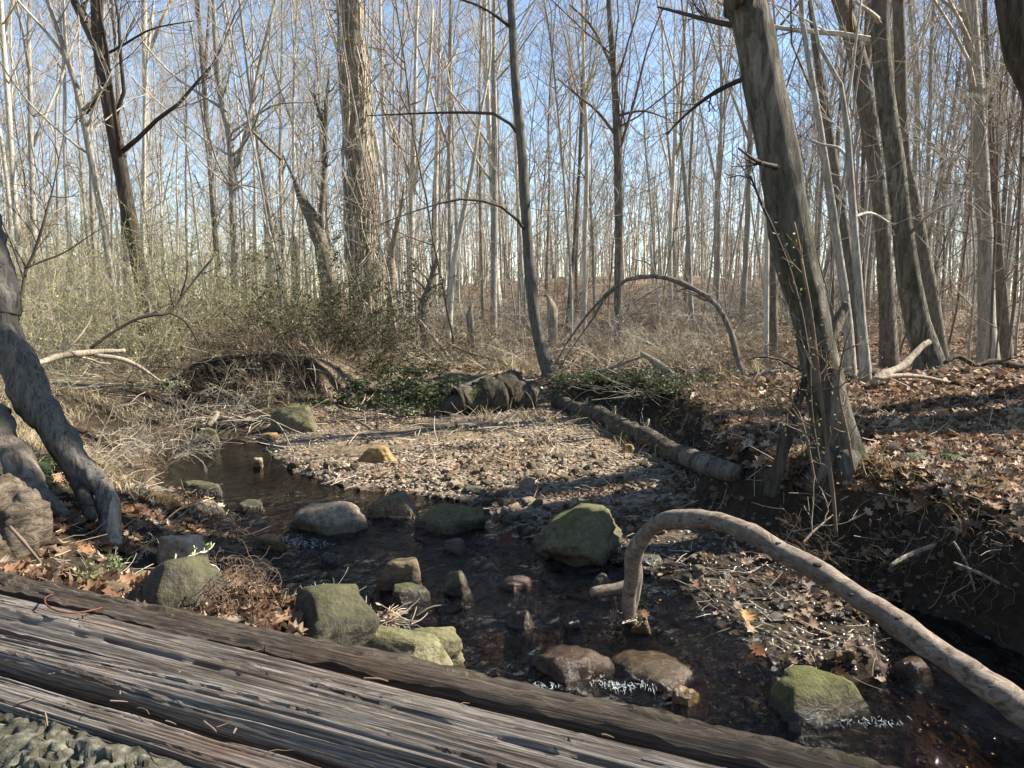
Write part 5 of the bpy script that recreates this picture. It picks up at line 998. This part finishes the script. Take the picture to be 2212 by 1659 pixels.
V = ring(u, ph, off); i = np.arange(nu*nv).reshape(nu, nv); mb = MB(); 
mb.add(V.reshape(-1, 3), np.stack([i[:-1, :-1], i[1:, :-1], i[1:, 1:], i[:-1, 1:]], -1).reshape(-1, 4), np.ones((nu*nv, 3))); part('bark', mb, M['plate'], log, colors=True)
bpy.context.view_layer.update()
def onlog(x, y):
    """place on the log top seen at a picture position"""
    Y = np.linspace(.3, 3, 2000); d = ray(x, y); pts = np.array([0, 0, CAMH]) + d*(Y/d[1])[:, None]; r = pts[:, :2]-LA; yy = r@LN
    zt = LZ + HH*np.sqrt(np.clip(1-(yy/HW)**2, 0, 1)); k = np.argmax((pts[:, 2] <= zt+.005) & (np.abs(yy) < HW)); return pts[k]
pts = [(117, 1297), (104, 1312), (99, 1328), (103, 1346), (123, 1361), (150, 1364), (187, 1354), (222, 1336)]
q = np.array([np.r_[onlog(*p)+np.array([0, 0, .012 + .02*math.sin(k*.4)]), .0014] for k, p in enumerate(pts)]); limb('curved_stem', 'thin rust-red curved stem lying on the log', None, 0, 0, 'rust', 'stem', 0, 8, 0, 30, world=q) if 'rust' in M else None
def oneleaf(label, p, s, kind, colr, up=.6, name='fallen_leaf'):
    mb = MB(); leaves(mb, np.zeros(1), np.zeros(1), np.zeros(1), s, s*1.01, kind, np.array([colr]), .35, 0, up); me = mb.mesh(name, None, False, True); me.materials.append(M['leaf']); o = link(name, me, None, tuple(p)); tag(o, label, 'leaf')
oneleaf('pale curled leaf in the long crack of the log', onlog(340, 1528), .02, 'plain', (.3, .24, .18), .9); oneleaf('small grey leaf standing at the left of the log crack', onlog(113, 1470), .016, 'plain', (.22, .2, .17), .9); oneleaf('brown leaf scrap near the middle of the log', onlog(790, 1530), .016, 'plain', (.28, .15, .09), .7)
for lb, x, y, s, c in (('star-shaped brown leaf on the wet gravel under the arched limb', 1510, 1275, .10, (.3, .17, .11)), ('bright orange leaf standing in shallow water', 1612, 1350, .10, (.6, .35, .14)), ('orange leaf upright at the tip of the gravel spit', 1640, 1420, .09, (.45, .2, .08)), ('grey oak leaf leaning on the stones right of the star-shaped leaf', 1745, 1275, .10, (.4, .33, .28)), ('red-brown leaf caught in midstream above the boulder', 905, 1182, .10, (.2, .06, .035)), ('dark red leaves caught on a stone right of the driftwood twig', 1095, 1178, .13, (.18, .06, .04)), ('large curled copper leaf on the left bank', 265, 1195, .13, (.42, .2, .11)), ('copper leaf beneath the bleached trunk foot', 215, 1185, .13, (.38, .18, .1)), ('pale curled leaf above the gravel at the arched limb', 1525, 1215, .11, (.4, .27, .17))):
    p = G(x, y); p[2] += .02; oneleaf(lb, p, s, 'oak', c, .8)
# ------------------------------------------------------------ white water at the riffles
def foam(label, spots, n_, sp):
    mb = MB()
    for x, y in spots:
        m = n_; p = P(x, y, .012); S = p + rng.normal(0, 1, (m, 3))*np.array([sp*1.6, sp*.9, .004]); a = rng.normal(-1.45, .35, m)
        C = grow(S, np.stack([np.cos(a), np.sin(a), rng.normal(-.05, .1, m)], -1), rng.uniform(.006, .03, m), 5, .35, 0); tubes(mb, C, rng.uniform(.0003, .0010, (m, 1))*np.array([.4, 1, .9, .7, .2]), 4)
    o = part('white_water', mb, M['foam'], None); tag(o, label, 'foam', kind='stuff')
foam('white water of the small cascade by the tan rock', [(625, 1165), (645, 1172), (665, 1168), (690, 1175)], 40, .025)
foam('white water at the wet brown ledge', [(1140, 1478), (1155, 1488), (1170, 1480), (1330, 1478), (1345, 1484), (1300, 1472), (1400, 1478), (1440, 1470)], 30, .018)
foam('line of foam along the moss-topped rock', [(1760, 1560), (1800, 1562), (1850, 1560), (1890, 1556), (1920, 1556)], 14, .015)
for o in bpy.data.objects:
    if '_t' in o: del o['_t']
# crumbs of bark, needles and grit lying on the log
mb = MB(); S = np.array([onlog(rng.uniform(20, 1500), rng.uniform(1330, 1655)) for k in range(70)]); S = S[S[:, 1] > .32]; a = rng.normal(-.4, .5, len(S))
C = grow(S + np.array([0, 0, .004]), np.stack([np.cos(a), np.sin(a), np.full(len(S), .05)], -1), rng.uniform(.006, .035, len(S)), 4, .15, -.02); tubes(mb, C, rng.uniform(.0005, .0018, (len(S), 1))*np.array([1, 1, .9, .6]), 4)
tag(part('log_debris', mb, M['twig_brown'], None), 'crumbs of bark and needles lying on the log', 'debris', kind='stuff')
